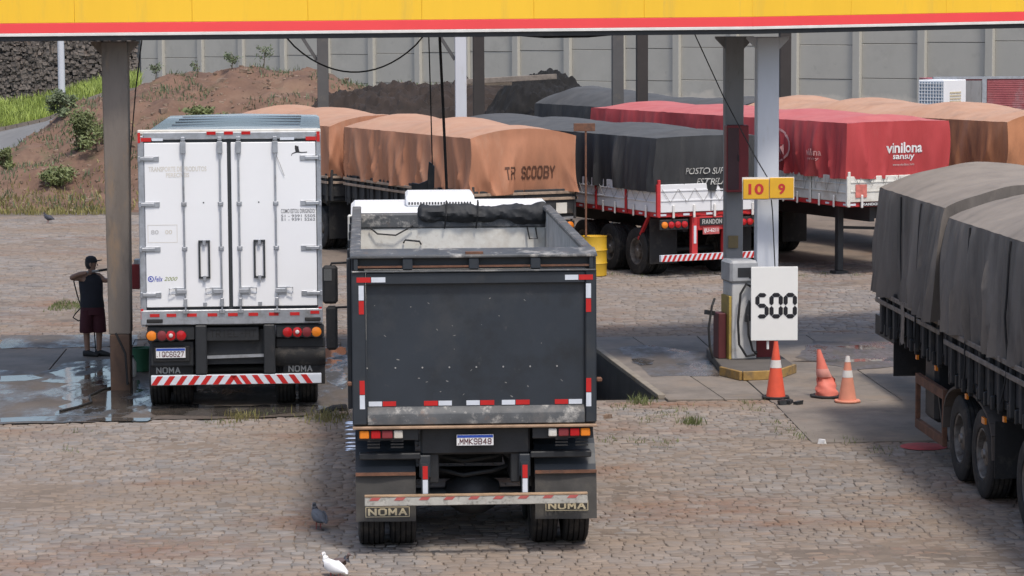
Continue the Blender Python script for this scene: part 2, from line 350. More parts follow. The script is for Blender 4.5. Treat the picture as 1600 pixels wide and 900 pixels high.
def stone_mesh(lst, name):
    n = len(lst); V = np.zeros((n, 12, 3)); C = np.zeros((n, 12, 4)); C[:, :, 3] = 1
    sq = np.array([(-1, -1), (1, -1), (1, 1), (-1, 1)])
    for i, (u, v, wd, d) in enumerate(lst):
        g = .0055; tl = rng.uniform(-.006, .006, 2); hz = rng.uniform(-.004, .007); jit = rng.uniform(-.012, .012, (4, 2)); rt = rng.uniform(-.05, .05)
        for ring, (ins, z) in enumerate(((g, -.03), (g, -.006), (g + .011, 0))):
            p = sq * np.array([wd / 2 - ins, d / 2 - ins]) + jit
            p = p @ np.array([[math.cos(rt), math.sin(rt)], [-math.sin(rt), math.cos(rt)]])
            zz = z + hz + (p[:, 0] * tl[0] / wd * 2 + p[:, 1] * tl[1] / d * 2 if ring else 0)
            U, W_ = u + p[:, 0], v + p[:, 1]
            V[i, ring*4:ring*4+4, 0] = U * CA - W_ * SA; V[i, ring*4:ring*4+4, 1] = U * SA + W_ * CA; V[i, ring*4:ring*4+4, 2] = zz
        C[i, :, :3] = tone()
    fq = [(k, (k+1)%4, 4+(k+1)%4, 4+k) for k in range(4)] + [(4+k, 4+(k+1)%4, 8+(k+1)%4, 8+k) for k in range(4)] + [(8, 9, 10, 11)]
    Fa = (np.array(fq)[None] + (np.arange(n) * 12)[:, None, None]).reshape(-1)
    me = bpy.data.meshes.new(name); nf = n * 9
    me.vertices.add(n * 12); me.vertices.foreach_set('co', V.reshape(-1))
    me.loops.add(nf * 4); me.loops.foreach_set('vertex_index', Fa.astype(np.int32))
    me.polygons.add(nf); me.polygons.foreach_set('loop_start', (np.arange(nf) * 4).astype(np.int32))
    me.update(calc_edges=True)
    ca = me.color_attributes.new('tone', 'FLOAT_COLOR', 'POINT'); ca.data.foreach_set('color', C.reshape(-1))
    me.materials.append(m_cob); return me
def vis(s_):
    p = fromuv(s_[0], s_[1]); px = 800 + F * p.x / p.y; py = 30 + F * 5.5 / p.y
    return 8 < px < 1592 and py < 897 and not (540 < px < 945 and py < 862) and not (px > 1480 and py < 850)
idx = sorted([i for i in range(len(near)) if vis(near[i])], key=lambda i: near[i][1])[:300]
ids = set(idx)
o = inst('cobblestones', stone_mesh([near[i] for i in range(len(near)) if i not in ids] + far, 'cobblestones'), cob); o['kind'] = 'stuff'
for i in idx:
    u, v, wd, d = near[i]
    me = stone_mesh([(u, v, wd, d)], 'cobblestone'); inst('cobblestone', me, cob)
# sand washed into the joints, burying the paving in places
m_sand = mat('joint_sand', (0.19, 0.155, 0.126), .95, 0, .2, .7, .4, 30, dirt=[((0.225, 0.175, 0.135), .5, .4), ((0.12, 0.1, 0.087), .52, .9), ((.17, .105, .072), .34, .6), ((.06, .054, .05), .26, .8)], spec=.2)
def sandz(u, v): return -.0085 + .017 * fbm(u * .33, v * .5, 3, 3) + .007 * fbm(u * 3, v * 4, 8, 3)
def sand(ua, ub, va, vb, du, dv):
    nu, nv = int((ub - ua) / du), int((vb - va) / dv)
    def f(a, b):
        u, v = ua + a * (ub - ua), va + b * (vb - va); p = fromuv(u, v); return (p.x, p.y, min(.009, sandz(u, v)))
    o_ = MB().sheet(f, nu, nv).build('joint_sand', m_sand, cob, fixn=False); o_['kind'] = 'stuff'
sand(-7.4, 9.2, 23.2, vB0 - .12, .09, .07); sand(-17, 17, max(vF, vFl) + .02, 77, .25, .2)
# wet patches and puddles
def film(name, col, r0, r1, p0, p1, sc, bump, seed):
    m = mat(name, col, .3, 0, .3, 1.2, bump, 10, dirt=[((.13, .1, .078), .45, 1.1)]); t = m.node_tree; N = t.nodes; b = N['Principled BSDF']
    tc = N.new('ShaderNodeTexCoord'); mp = N.new('ShaderNodeMapping'); mp.inputs['Scale'].default_value = (1, .45, 1); mp.inputs['Location'].default_value = (seed, seed, 0); t.links.new(tc.outputs['Object'], mp.inputs[0])
    n = N.new('ShaderNodeTexNoise'); n.inputs['Scale'].default_value = sc; n.inputs['Detail'].default_value = 9; n.inputs['Roughness'].default_value = .68; t.links.new(mp.outputs[0], n.inputs[0])
    mr = N.new('ShaderNodeMapRange'); mr.inputs[1].default_value = p0; mr.inputs[2].default_value = p1; mr.inputs[3].default_value = r0; mr.inputs[4].default_value = r1
    t.links.new(n.outputs[0], mr.inputs[0]); t.links.new(mr.outputs[0], b.inputs['Roughness']); return m
m_wet = film('wet_concrete', (0.1, 0.084, 0.07), .16, .75, .4, .58, 1.1, .25, 2)
m_water = film('puddle_water', (0.06, 0.054, 0.048), .04, .6, .5, .6, 1.5, .03, 5)
def blob(name, pix, z, m, amp=.07, label=None, cat=None):
    pts = [G(a, b) for a, b in pix]; out = []
    for i in range(len(pts)):
        a, b = pts[i], pts[(i + 1) % len(pts)]; n = max(2, int((b - a).length / .12))
        for k in range(n):
            p = a.lerp(b, k / n); out.append((p.x + amp * fbm(p.x * 2, p.y * 2, 1), p.y + amp * 2.5 * fbm(p.x * 2, p.y * 1.2, 7)))
    o = MB().add([(a, b, z) for a, b in out], [tuple(range(len(out)))]).build(name, m, None, smooth=False, fixn=False)
    b_ = bmesh.new(); b_.from_mesh(o.data); bmesh.ops.triangulate(b_, faces=b_.faces)
    for f in b_.faces:
        if f.normal.z < 0: f.normal_flip()
    b_.to_mesh(o.data); b_.free()
    return struct(o)
blob('wet_floor', [(-300, 655), (-200, 575), (20, 580), (60, 585), (110, 568), (200, 560), (330, 556), (560, 556), (545, 640), (470, 652), (330, 656), (160, 660), (60, 664), (-200, 668)], .0175, m_wet)
blob('puddle', [(62, 598), (90, 590), (80, 584), (105, 576), (168, 573), (172, 600), (215, 596), (232, 612), (225, 640), (190, 652), (82, 651), (98, 642), (88, 638), (112, 630), (98, 622), (112, 615), (90, 608), (105, 602)], .0205, m_water)
blob('puddle', [(232, 640), (300, 634), (380, 636), (500, 634), (520, 642), (440, 650), (330, 652), (240, 652)], .0205, m_water)
blob('puddle', [(0, 655), (60, 652), (240, 655), (230, 660), (60, 660), (0, 662)], .0205, m_water, .03)
blob('puddle', [(505, 540), (540, 545), (540, 610), (512, 600)], .0205, m_water)
blob('puddle', [(0, 590), (50, 587), (70, 592), (40, 597), (0, 598)], .0205, m_water, .03)
blob('wet_floor', [(966, 546), (1000, 540), (1130, 556), (1125, 590), (1040, 588), (1018, 590), (995, 572)], .0175, m_wet)
blob('puddle', [(985, 563), (1000, 561), (1022, 564), (1018, 572), (1000, 573)], .0205, m_water, .03)
blob('puddle', [(1056, 569), (1080, 569), (1078, 573), (1058, 572)], .0205, m_water, .02)
blob('wet_floor', [(1245, 560), (1270, 535), (1400, 535), (1440, 570), (1330, 580)], .0195, m_wet)
blob('puddle', [(1305, 543), (1345, 541), (1385, 545), (1350, 549)], .0215, m_water, .03)
blob('puddle', [(1235, 566), (1290, 564), (1420, 560), (1420, 565), (1300, 568)], .0215, m_water, .02)
blob('wet_floor', [(0, 525), (100, 524), (215, 524), (215, 541), (100, 544), (0, 545)], .0095, m_wet, .05)
# ---------------------------------------------------------------- canopy
m_yel = mat('yellow_fascia', lin(243, 194, 50), .4, 0, .05, .6, .02, 3, dirt=[((0.72, 0.46, 0.06), .42, 1.3), ((.62, .42, .1), .22, 4)], stretch=(1.6, 1.6, .2))
m_fred = mat('red_fascia', (0.85, 0.07, 0.075), .4, 0, .05, .8)
m_fwh = mat('white_edge', (0.7, 0.69, 0.66), .5)
m_colb = mat('brown_column', (0.17, 0.145, 0.125), .8, 0, .15, 1.5, .12, 25, dirt=[((0.29, 0.19, 0.11), .5, 1.2), ((0.1, 0.09, 0.08), .4, 2.5)], stretch=(2, 2, .5))  # tan dirt is boosted to paint the shaft's sunlit tone into the colour
m_colb2 = mat('brown_column_base', (0.1, 0.062, 0.045), .8, 0, .2, 2, .15, 25, dirt=(0.16, 0.09, 0.05), damt=.5, dscale=2)
m_colg = mat('grey_column', (0.22, 0.222, 0.225), .6, 0, .1, 1.5, .05, 25, dirt=(0.12, 0.115, 0.11), damt=.4, dscale=2, stretch=(2, 2, .5))
m_colw = mat('pale_column', (0.56, 0.58, 0.62), .45, 0, .05, 1.5, .03, 25, dirt=(0.45, 0.44, 0.43), damt=.35, dscale=2, stretch=(2, 2, .5))
m_maroon = mat('maroon_paint', (0.2, 0.025, 0.03), .5, 0, .15, 3, dirt=(0.12, 0.04, 0.035), damt=.35, dscale=4)
can = thing('fuel_canopy', 'yellow and red edged station canopy running across the top of the picture', 'canopy', (0, 0, 0))
FA = [(-260, 60, 38.4), (1176, 46, 41.0), (1760, 33.5, 44.0)]
FT = []
for (ax, ay, aY), (bx, by, bY) in zip(FA, FA[1:]):
    a, b = P(ax, ay, aY), P(bx, by, bY); b.z = b.z; d = (b - a); n = Vector((d.y, -d.x, 0)).normalized()   # n towards camera
    segs = 8 if bx < 1200 else 4
    def strip(name, z0, z1, off, th, m, k0=0, k1=1):
        p, q = a.lerp(b, k0), a.lerp(b, k1); o_ = n * off; t_ = n * th
        vs = [p + o_, q + o_, q + o_ - t_, p + o_ - t_]
        MB().add([(v.x, v.y, v.z + z0) for v in vs] + [(v.x, v.y, v.z + z1) for v in vs], [(0,3,2,1),(4,5,6,7),(0,1,5,4),(1,2,6,5),(2,3,7,6),(3,0,4,7)]).build(name, m, can, .004)
    for k in range(segs):
        strip('yellow_panel', .19, 1.0, 0, .04, m_yel, k / segs + .00008, (k + 1) / segs - .00008)
    strip('red_band', .045, .187, .004, .04, m_fred); strip('white_edge', 0, .043, .008, .05, m_fwh)
    strip('gutter_beam', -.07, -.002, -.03, .2, m_dark); strip('top_cap', 1.002, 1.04, .01, .06, m_fwh)
    FT.append((a, b, n))
a, b, n = FT[0]; c = FT[1][1]; zt = a.z + .12
back = lambda p: p - Vector((-SA, CA, 0)) * -4.4
rf = [a - n * .2, b - n * .2, c - n * .2, back(c), back(b), back(a)]
MB().add([(p.x, p.y, zt) for p in rf] + [(p.x, p.y, zt + .25) for p in rf], [(5,4,3,2,1,0), (6,7,8,9,10,11)] + [(i, (i+1)%6, 6+(i+1)%6, 6+i) for i in range(6)]).build('roof', mat('canopy_soffit', (.12, .12, .12), .7), can)
def column(px0, px1, pb, Y, ztop, m, dep=.34, taper=1.0, gus=True, parent=can, split=None):
    x0 = P(px0, pb, Y).x; x1 = P(px1, pb, Y).x; cx = (x0 + x1) / 2; w2 = (x1 - x0) / 2
    rz = ALPHA
    o = bpy.data.objects.new('column', None)
    def mk(z0, z1, k0, k1, m, name):
        vs = []
        for z, k in ((z0, k0), (z1, k1)):
            for sx, sy in ((-1, 0), (1, 0), (1, 1), (-1, 1)):
                lx, ly = sx * w2 * k, sy * dep
                vs.append((cx + lx * math.cos(rz) - ly * math.sin(rz), Y + lx * math.sin(rz) + ly * math.cos(rz), z))
        return MB().add(vs, [(0,3,2,1),(4,5,6,7),(0,1,5,4),(1,2,6,5),(2,3,7,6),(3,0,4,7)]).build(name, m, parent, .012)
    if split: 
        mk(0, split[0], split[2], split[2], split[1], 'column_base'); c_ = mk(split[0] + .002, ztop, 1, taper, m, 'column')
    else: c_ = mk(0, ztop, 1, taper, m, 'column')
    if gus:
        for sd in (-1, 1):
            w = w2 * taper; poly = [(sd * w, ztop), (sd * (w + .16), ztop), (sd * (w + .16), ztop - .03), (sd * w, ztop - .2)]
            MB().prism([(cx + q[0], q[1]) for q in poly], 'y', Y + .05, Y + .17).build('gusset', m, c_)
    return cx
zc = a.z - .075
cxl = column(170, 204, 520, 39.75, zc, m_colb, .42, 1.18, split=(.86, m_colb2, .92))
cxg = column(1134, 1160, 480, 43.7, zc, m_colg, .3, 1.12)
cxw = column(1182, 1216, 480, 42.3, zc, m_colw, .3, 1.0, split=(.62, m_maroon, 1.0))
# cables under the canopy
cb = MB(); A = P(447, 58, 42.5); Bp = P(662, 56, 42.5)
cb.tube([A.lerp(Bp, t) - Vector((0, 0, .56 * (1 - (2 * t - 1) ** 2) ** .9)) for t in np.linspace(0, 1, 18)], .014, 6)
tag(cb.build('hanging_cable', m_black), 'black cable sagging in a loop under the canopy', 'cable')
cb = MB().tube([P(800, 54, 43), P(850, 58, 43), P(920, 57, 43), P(975, 52, 43)], .02, 6)
tag(cb.build('hanging_cable', m_black), 'short black cable sagging slightly below canopy edge near the two far dark posts', 'cable')
def cable(p, label, r=.01): tag(MB().tube(p, r, 6).build('hanging_cable', m_black), label, 'cable')
cable([P(1083, 48, 42.2), P(1130, 150, 42.2), P(1180, 245, 42.1), P(1202, 282, 42.05), P(1207, 330, 42.1), P(1211, 420, 42.1)], 'thin black wire slanting from canopy to the pale column with number plates')
cable([P(222, 60, 40.3), P(212, 140, 40.2), P(203, 250, 40.0), P(199, 310, 39.9)], 'thin dark wire slanting down beside the brown column')
cable([P(670, 58, 44), P(673, 160, 44), P(676, 278, 44)], 'left of two upright dark ropes before the orange tarpaulin', .012)
cable([P(687, 58, 44), P(692, 160, 44), P(698, 296, 44)], 'thicker right of two upright dark ropes before the orange tarpaulin', .026)
# a bent dark plate hanging on the ropes
hp = thing('hanging_plate', 'bent dark steel plate hanging behind the dump truck cab', 'steel plate', P(662, 300, 44))
MB().prism([(-.2, -.05), (.08, -.05), (.08, .2), (.02, .17), (-.08, .13), (-.2, .15)], 'y', 0, .12).build('plate', m_dark, hp, .01)
MB().prism([(.06, -.06), (.17, -.06), (.18, .42), (.09, .5), (.07, .3)], 'y', -.04, .1).build('plate', m_dark, hp, .01)
MB().bar((.15, 0, .03), (.5, -.1, -.16), .06, .1).build('wooden_bar', mat('old_wood', (.2, .13, .08), .8, 0, .3, 6), hp)
# ---------------------------------------------------------------- far canopy posts
m_post = mat('far_post', (0.085, 0.085, 0.085), .7, 0, .15, 2, dirt=(0.13, 0.12, 0.1), damt=.4, dscale=2)
m_post2 = mat('far_post_dark', (0.035, 0.03, 0.028), .7, 0, .2, 2)
post_lab = {505: ('grey post standing behind the pale orange tarpaulins, carrying a slanted brace', m_post), 720: ('pale post behind the orange truck, the whitest far post', m_colw), 748: ('dark post beside the pale far post', m_post2),
            965: ('grey far post before the concrete wall, right of the black heap', m_post), 1003: ('dark brown post right beside the grey far post', m_post2), 1226: ('dark post behind the pale numbered column', m_post2)}
for px, (lb, mm) in post_lab.items():
    t = thing('support_post', lb, 'post', (P(px, 150, 72).x, 72, 0), ALPHA, 'far canopy posts')
    w = .15; z1 = 5.38
    B('shaft', mm, t, -w, w, -w, w, 0, z1, bevel=.01); B('head_beam', m_dark, t, -w - .5, w + .5, -.12, .12, z1, z1 + .12); B('foot_plate', m_dark, t, -.25, .25, -.25, .25, -.01, .03)
    if px in (505, 720): MB().bar((-.75, 0, z1), (-w, 0, z1 - .95), .09).build('brace', m_post, t)
# ---------------------------------------------------------------- signs, box, pump island
m_sy = mat('sign_yellow', (0.72, 0.4, 0.03), .4, 0, .06, 4)
m_rno = mat('sign_red_digits', (0.5, 0.03, 0.03), .5)
p0 = P(1161, 280, 41.95)
ns = thing('pump_number_sign', 'two yellow plates reading 10 and 9 on the pale column', 'sign', p0, R(1))
wpl = P(1240, 280, 41.95).x - p0.x; hpl = .31
for k, (tx, a0, a1) in enumerate((('10', .0, .51), ('9', .525, 1.0))):
    pl = B('number_plate', m_sy, ns, a0 * wpl, a1 * wpl, -.03, 0, -hpl + k * .01, k * .02, bevel=.006)
    cxp = (a0 + a1) / 2 * wpl; hw = .12 if k == 0 else .055
    text(tx, m_rno, pl, (cxp - hw, cxp + hw, -.24, -.07), lambda a, b: (a, -.034, b), bold=.03)
MB().box(-.012, wpl + .012, .002, .02, -hpl - .012, .03).build('backing', m_fwh, ns)
p0 = P(1173, 532, 41.9)
bd = thing('price_board', 'white board with black segmented digits fixed to the pale column', 'sign board', p0, R(1.5))
bw = P(1246, 532, 41.9).x - p0.x; bh = P(1173, 417, 41.9).z - p0.z
B('board', mat('board_white', (.78, .78, .75), .5, 0, .02), bd, 0, bw, -.03, .01, 0, bh, bevel=.004)
m_seg = mat('segment_black', (.012, .012, .016), .5)
dw, dh, th = .145, .335, .066
def segs(x, z, on):
    e = th / 2; hh = dh / 2
    C = {'a': ((x, z+dh), (x+dw, z+dh)), 'g': ((x, z+hh), (x+dw, z+hh)), 'd': ((x, z), (x+dw, z)), 'f': ((x, z+hh), (x, z+dh)), 'b': ((x+dw, z+hh), (x+dw, z+dh)), 'e': ((x, z), (x, z+hh)), 'c': ((x+dw, z), (x+dw, z+hh))}
    for k in on:
        (ax, az), (bx, bz) = C[k]; g = .004
        if az == bz: p = [(ax+g, az), (ax+g+e, az+e), (bx-g-e, az+e), (bx-g, az), (bx-g-e, az-e), (ax+g+e, az-e)]
        else: p = [(ax, az+g), (ax+e, az+g+e), (ax+e, bz-g-e), (ax, bz-g), (ax-e, bz-g-e), (ax-e, az+g+e)]
        MB().prism(p, 'y', -.035, -.031).build('digit_segment', m_seg, bd, smooth=False)
zb = bh * .33
for x, on in ((.1, 'afgcd'), (.1 + .222, 'abcdef'), (.1 + .444, 'abcdef')): segs(x * bw / .735, zb, on)
MB().cyl((.27, .02, -.14), (.27, .02, 0), .02).build('pipe', m_fwh, bd)
pb = P(1134, 290, 43.55)
hb = thing('wall_box', 'maroon metal cabinet mounted on the grey column', 'cabinet', (pb.x, 43.4, pb.z), ALPHA)
B('case', m_maroon, hb, 0, .36, 0, .28, -.1, .98, bevel=.01); B('door', mat('maroon_door', (.07, .03, .035), .4), hb, .02, .2, -.012, -.001, -.06, .94, bevel=.004); B('handle', m_dark, hb, .18, .2, -.03, -.013, .4, .5)
B('plaque', mat('plaque', (.2, .15, .07), .6), can, cxg - .1, cxg + .06, 43.66, 43.69, 1.77, 1.97)
# island
m_isl = mat('island_concrete', (.085, .076, .068), .85, 0, .2, 2, .15, 30)
m_iy = mat('island_yellow', (.33, .2, .055), .75, 0, .3, 4, .2, 30, dirt=[((.13, .1, .065), .58, 3), ((.2, .17, .13), .4, 7)])
isl = thing('pump_island', 'low concrete pump island with worn yellow kerb', 'kerb island')
ic = [G(1128, 588), G(1160, 596), G(1212, 594), G(1240, 584), G(1196, 552), G(1122, 545), G(1104, 558)]
MB().prism([(p.x, p.y) for p in ic], 'z', .018, .15).build('platform', m_isl, isl, .012)
for q0, q1 in ((ic[0], ic[1]), (ic[1], ic[2]), (ic[2], ic[3])):
    d = (q1 - q0); nn = Vector((d.y, -d.x, 0)).normalized() * .05
    MB().prism([(q0.x, q0.y), (q1.x, q1.y), (q1.x + nn.x, q1.y + nn.y), (q0.x + nn.x, q0.y + nn.y)], 'z', .017, .155).build('kerb_stone', m_iy, isl, .008)
pp = G(1162, 560, .15)
pump = thing('fuel_pump', 'worn white and yellow fuel dispenser with black hoses', 'fuel pump', (pp.x, pp.y - .1, .15), R(12))
m_pw = mat('pump_white', (.5, .5, .49), .5, 0, .08, 4, dirt=(.3, .26, .2), damt=.4, dscale=4)
B('cabinet', m_pw, pump, -.2, .2, 0, .5, 0, 1.2, bevel=.015); B('head', mat('pump_head', (.33, .34, .35), .5, 0, .2, 4), pump, -.24, .22, -.03, .52, 1.203, 1.56, bevel=.04)
B('trim_panel', mat('pump_yellow', (.36, .26, .06), .6, 0, .2, 5, dirt=(.2, .15, .08), damt=.5, dscale=4), pump, -.245, -.203, .02, .46, 0, 1.0, bevel=.005); B('side_panel', mat('pump_maroon', (.09, .018, .02), .6, 0, .2, 4), pump, -.38, -.25, .14, .44, 0, .72, bevel=.01)
B('display', m_dark, pump, -.12, .12, -.035, -.031, 1.3, 1.45)
text('S', m_ink, pump, (.06, .16, 1.28, 1.4), lambda a, b: (a, -.037, b), bold=.02)
MB().tube([(.1, -.02, 1.15), (0, -.1, 1.2), (-.1, -.12, 1.05), (-.14, -.12, .6), (-.12, -.12, .25), (0, -.12, .06), (.14, -.1, .08), (.18, -.06, .12)], .02, 8).build('hose', m_black, pump)
MB().tube([(.02, -.05, .75), (.02, -.12, .7), (.03, -.13, .4), (.1, -.13, .15), (.17, -.1, .1)], .018, 8).build('hose', m_black, pump)
MB().prism([(-.02, .6), (.09, .62), (.1, .85), (.05, .95), (0, .8)], 'y', -.12, -.05).build('nozzle', m_dark, pump, .01)
MB().tube([(-.43, .2, .95), (-.5, .1, .85), (-.56, .08, .5), (-.54, .08, .2), (-.48, .1, .02)], .02, 8).build('hose', m_black, pump)
MB().bar((-.44, .2, .72), (-.62, .05, .76), .05, .07).build('nozzle', m_dark, pump)
# cones
m_co = [mat('cone_bright', (.72, .1, .05), .55, 0, .1, 5, dirt=(.45, .1, .06), damt=.35, dscale=6), mat('cone_pink', (.66, .17, .12), .6, 0, .12, 5), mat('cone_pale', (.66, .26, .17), .6, 0, .1, 5)]
m_cw = mat('cone_band', (.66, .63, .6), .6, 0, .12, 8)
def cone(px, py, h, r, m, label, dent=0, lean=0, base=True, tip=None, band=(.55, .68)):
    p = G(px, py, .016); t = thing('traffic_cone', label, 'traffic cone', (p.x, p.y, .018), 0, 'traffic cones by the pump island')
    nz_, na = 26, 28
    def fn(s, q):
        a = 2 * math.pi * s; rr = r * (1 - q) + .028 * q; x, y, z = rr * math.cos(a), rr * math.sin(a), .03 + q * (h - .03)
        x += lean * (q ** 1.1) * h
        if dent:
            d = math.exp(-((q - .33) / .12) ** 2); x += .035 * d * math.sin(a * 2 + 1); y += dent * d * (1 if math.sin(a) < 0 else .1); z -= .035 * sstep(.3, .45, q)
            x += .012 * math.sin(q * 40 + 2 * a) * sstep(.5, .1, q)
        return (x, y, z)
    body = MB().sheet(fn, na, nz_).build('cone_body', m, t)
    bs = MB()
    def fb(s, q): 
        x, y, z = fn(s, band[0] + (band[1] - band[0]) * q); c = lean * (band[0] ** 1.1) * h; return (c + (x - c) * 1.04, y * 1.04, z)
    bs.sheet(fb, na, 5).build('reflective_band', m_cw if not dent else mat('cone_band_faded', (.66, .3, .25), .6, 0, .15, 8), t)
    if tip: 
        MB().sheet(lambda s, q: tuple(np.array(fn(s, .87 + .13 * q)) * np.array([1.06, 1.06, 1])), na, 3).build('tip_band', m_cw, t)
    MB().lathe([(.0, .012), (.016, .012), (.03, 0)], (lean * h, 0, h - .01), 'z', 12).build('cap', m_dark if not tip else m_cw, t)
    if base: MB().prism([(math.cos(k * math.pi / 4 + .39) * r * 1.5, math.sin(k * math.pi / 4 + .39) * r * 1.5) for k in range(8)], 'z', 0, .03).build('base', m_black if not tip else m, t, .006)
cone(1212, 622, .83, .14, m_co[0], 'bright orange cone with black base and pale band, below the white board', band=(.52, .66))
cone(1292, 620, .73, .17, m_co[1], 'faded pink cone, crumpled and leaning, between the two upright cones', dent=.05, lean=-.17, band=(.42, .6))
cone(1324, 628, .66, .13, m_co[2], 'small pale orange cone with white tip, rightmost of the three', tip=True, band=(.52, .68))
# ---------------------------------------------------------------- white box truck
Y0 = 37.75; S = F / Y0
wt = thing('box_truck', 'white box truck with closed rear doors parked beside brown column', 'truck', (P(361, 400, Y0).x, Y0, 0), R(4.2))
X = lambda px: (px - 361) / S
Z = lambda py: CAMH - (py - 30 - 0.0052 * (361 - 800) * -1 * 0) / S + 0.0
m_door = mat('door_white', (0.8, 0.81, 0.82), .35, 0, .02, 1.2, 0, 30, dirt=(0.7, 0.69, 0.65), damt=.22, dscale=1.1)
m_roofw = mat('wet_roof', (0.42, 0.46, 0.5), .22, .2, .2, 1.2, .1, 6, dirt=[((.6, .64, .68), .35, 1.5), ((0.03, 0.034, 0.038), .52, .8)], stretch=(.35, 2.6, 1))
m_seal = mat('door_seal', (.03, .035, .04), .7)
LB = 8.0; W2 = 1.3 * 37.75 / 38.35
B('box_side', m_white, wt, -W2 + .004, -W2 + .06, .1, LB, 1.2, 3.86); B('box_side', m_white, wt, W2 - .06, W2 - .004, .1, LB, 1.2, 3.86)
B('front_wall', m_white, wt, -W2 + .06, W2 - .06, LB - .06, LB, 1.2, 3.86)
MB().prism([(-W2, 3.84), (-W2, 3.87), (-W2 + .05, 3.9), (0, 3.93), (W2 - .05, 3.9), (W2, 3.87), (W2, 3.84)], 'y', .06, LB).build('roof', m_roofw, wt)
for k in range(1, 7): B('roof_rib', m_roofw, wt, -W2 + .3, W2 - .3, k * 1.15, k * 1.15 + .05, 3.88, 3.926)
B('floor', m_dark, wt, -W2 + .06, W2 - .06, .1, LB - .06, 1.2, 1.3)
# rear frame
B('frame_post', m_galv, wt, -W2, X(228), 0, .1, Z(505), Z(208), bevel=.01); B('frame_post', m_galv, wt, X(496), W2, 0, .1, Z(505), Z(208), bevel=.01)
hd = B('header', m_galv, wt, X(228) + .002, X(496) - .002, 0, .1, Z(214), Z(203), bevel=.008); B('header_beam', m_white_old, wt, -W2, W2, .012, .12, Z(207) + .012, Z(199), bevel=.01)
for px in (333, 360, 387): B('marker_light', m_redlens, wt, X(px - 7), X(px + 7), -.01, .01, Z(207), Z(202))
for a, b in ((219, 223), (497, 502)):
    B('reflector', m_red, wt, X(a), X(b), -.006, -.001, Z(219), Z(203)); B('reflector', m_red, wt, X(a), X(b), -.006, -.001, Z(496), Z(479))
for a, b in ((224, 240), (480, 496)): B('reflector', m_red, wt, X(a), X(b), -.006, -.001, Z(217), Z(211))
for a, b in ((241, 258), (440, 462)): B('reflector', m_white_r, wt, X(a), X(b), -.006, -.001, Z(216), Z(212))
B('door_seal', m_seal, wt, X(225), X(499), .03, .06, Z(481), Z(214))
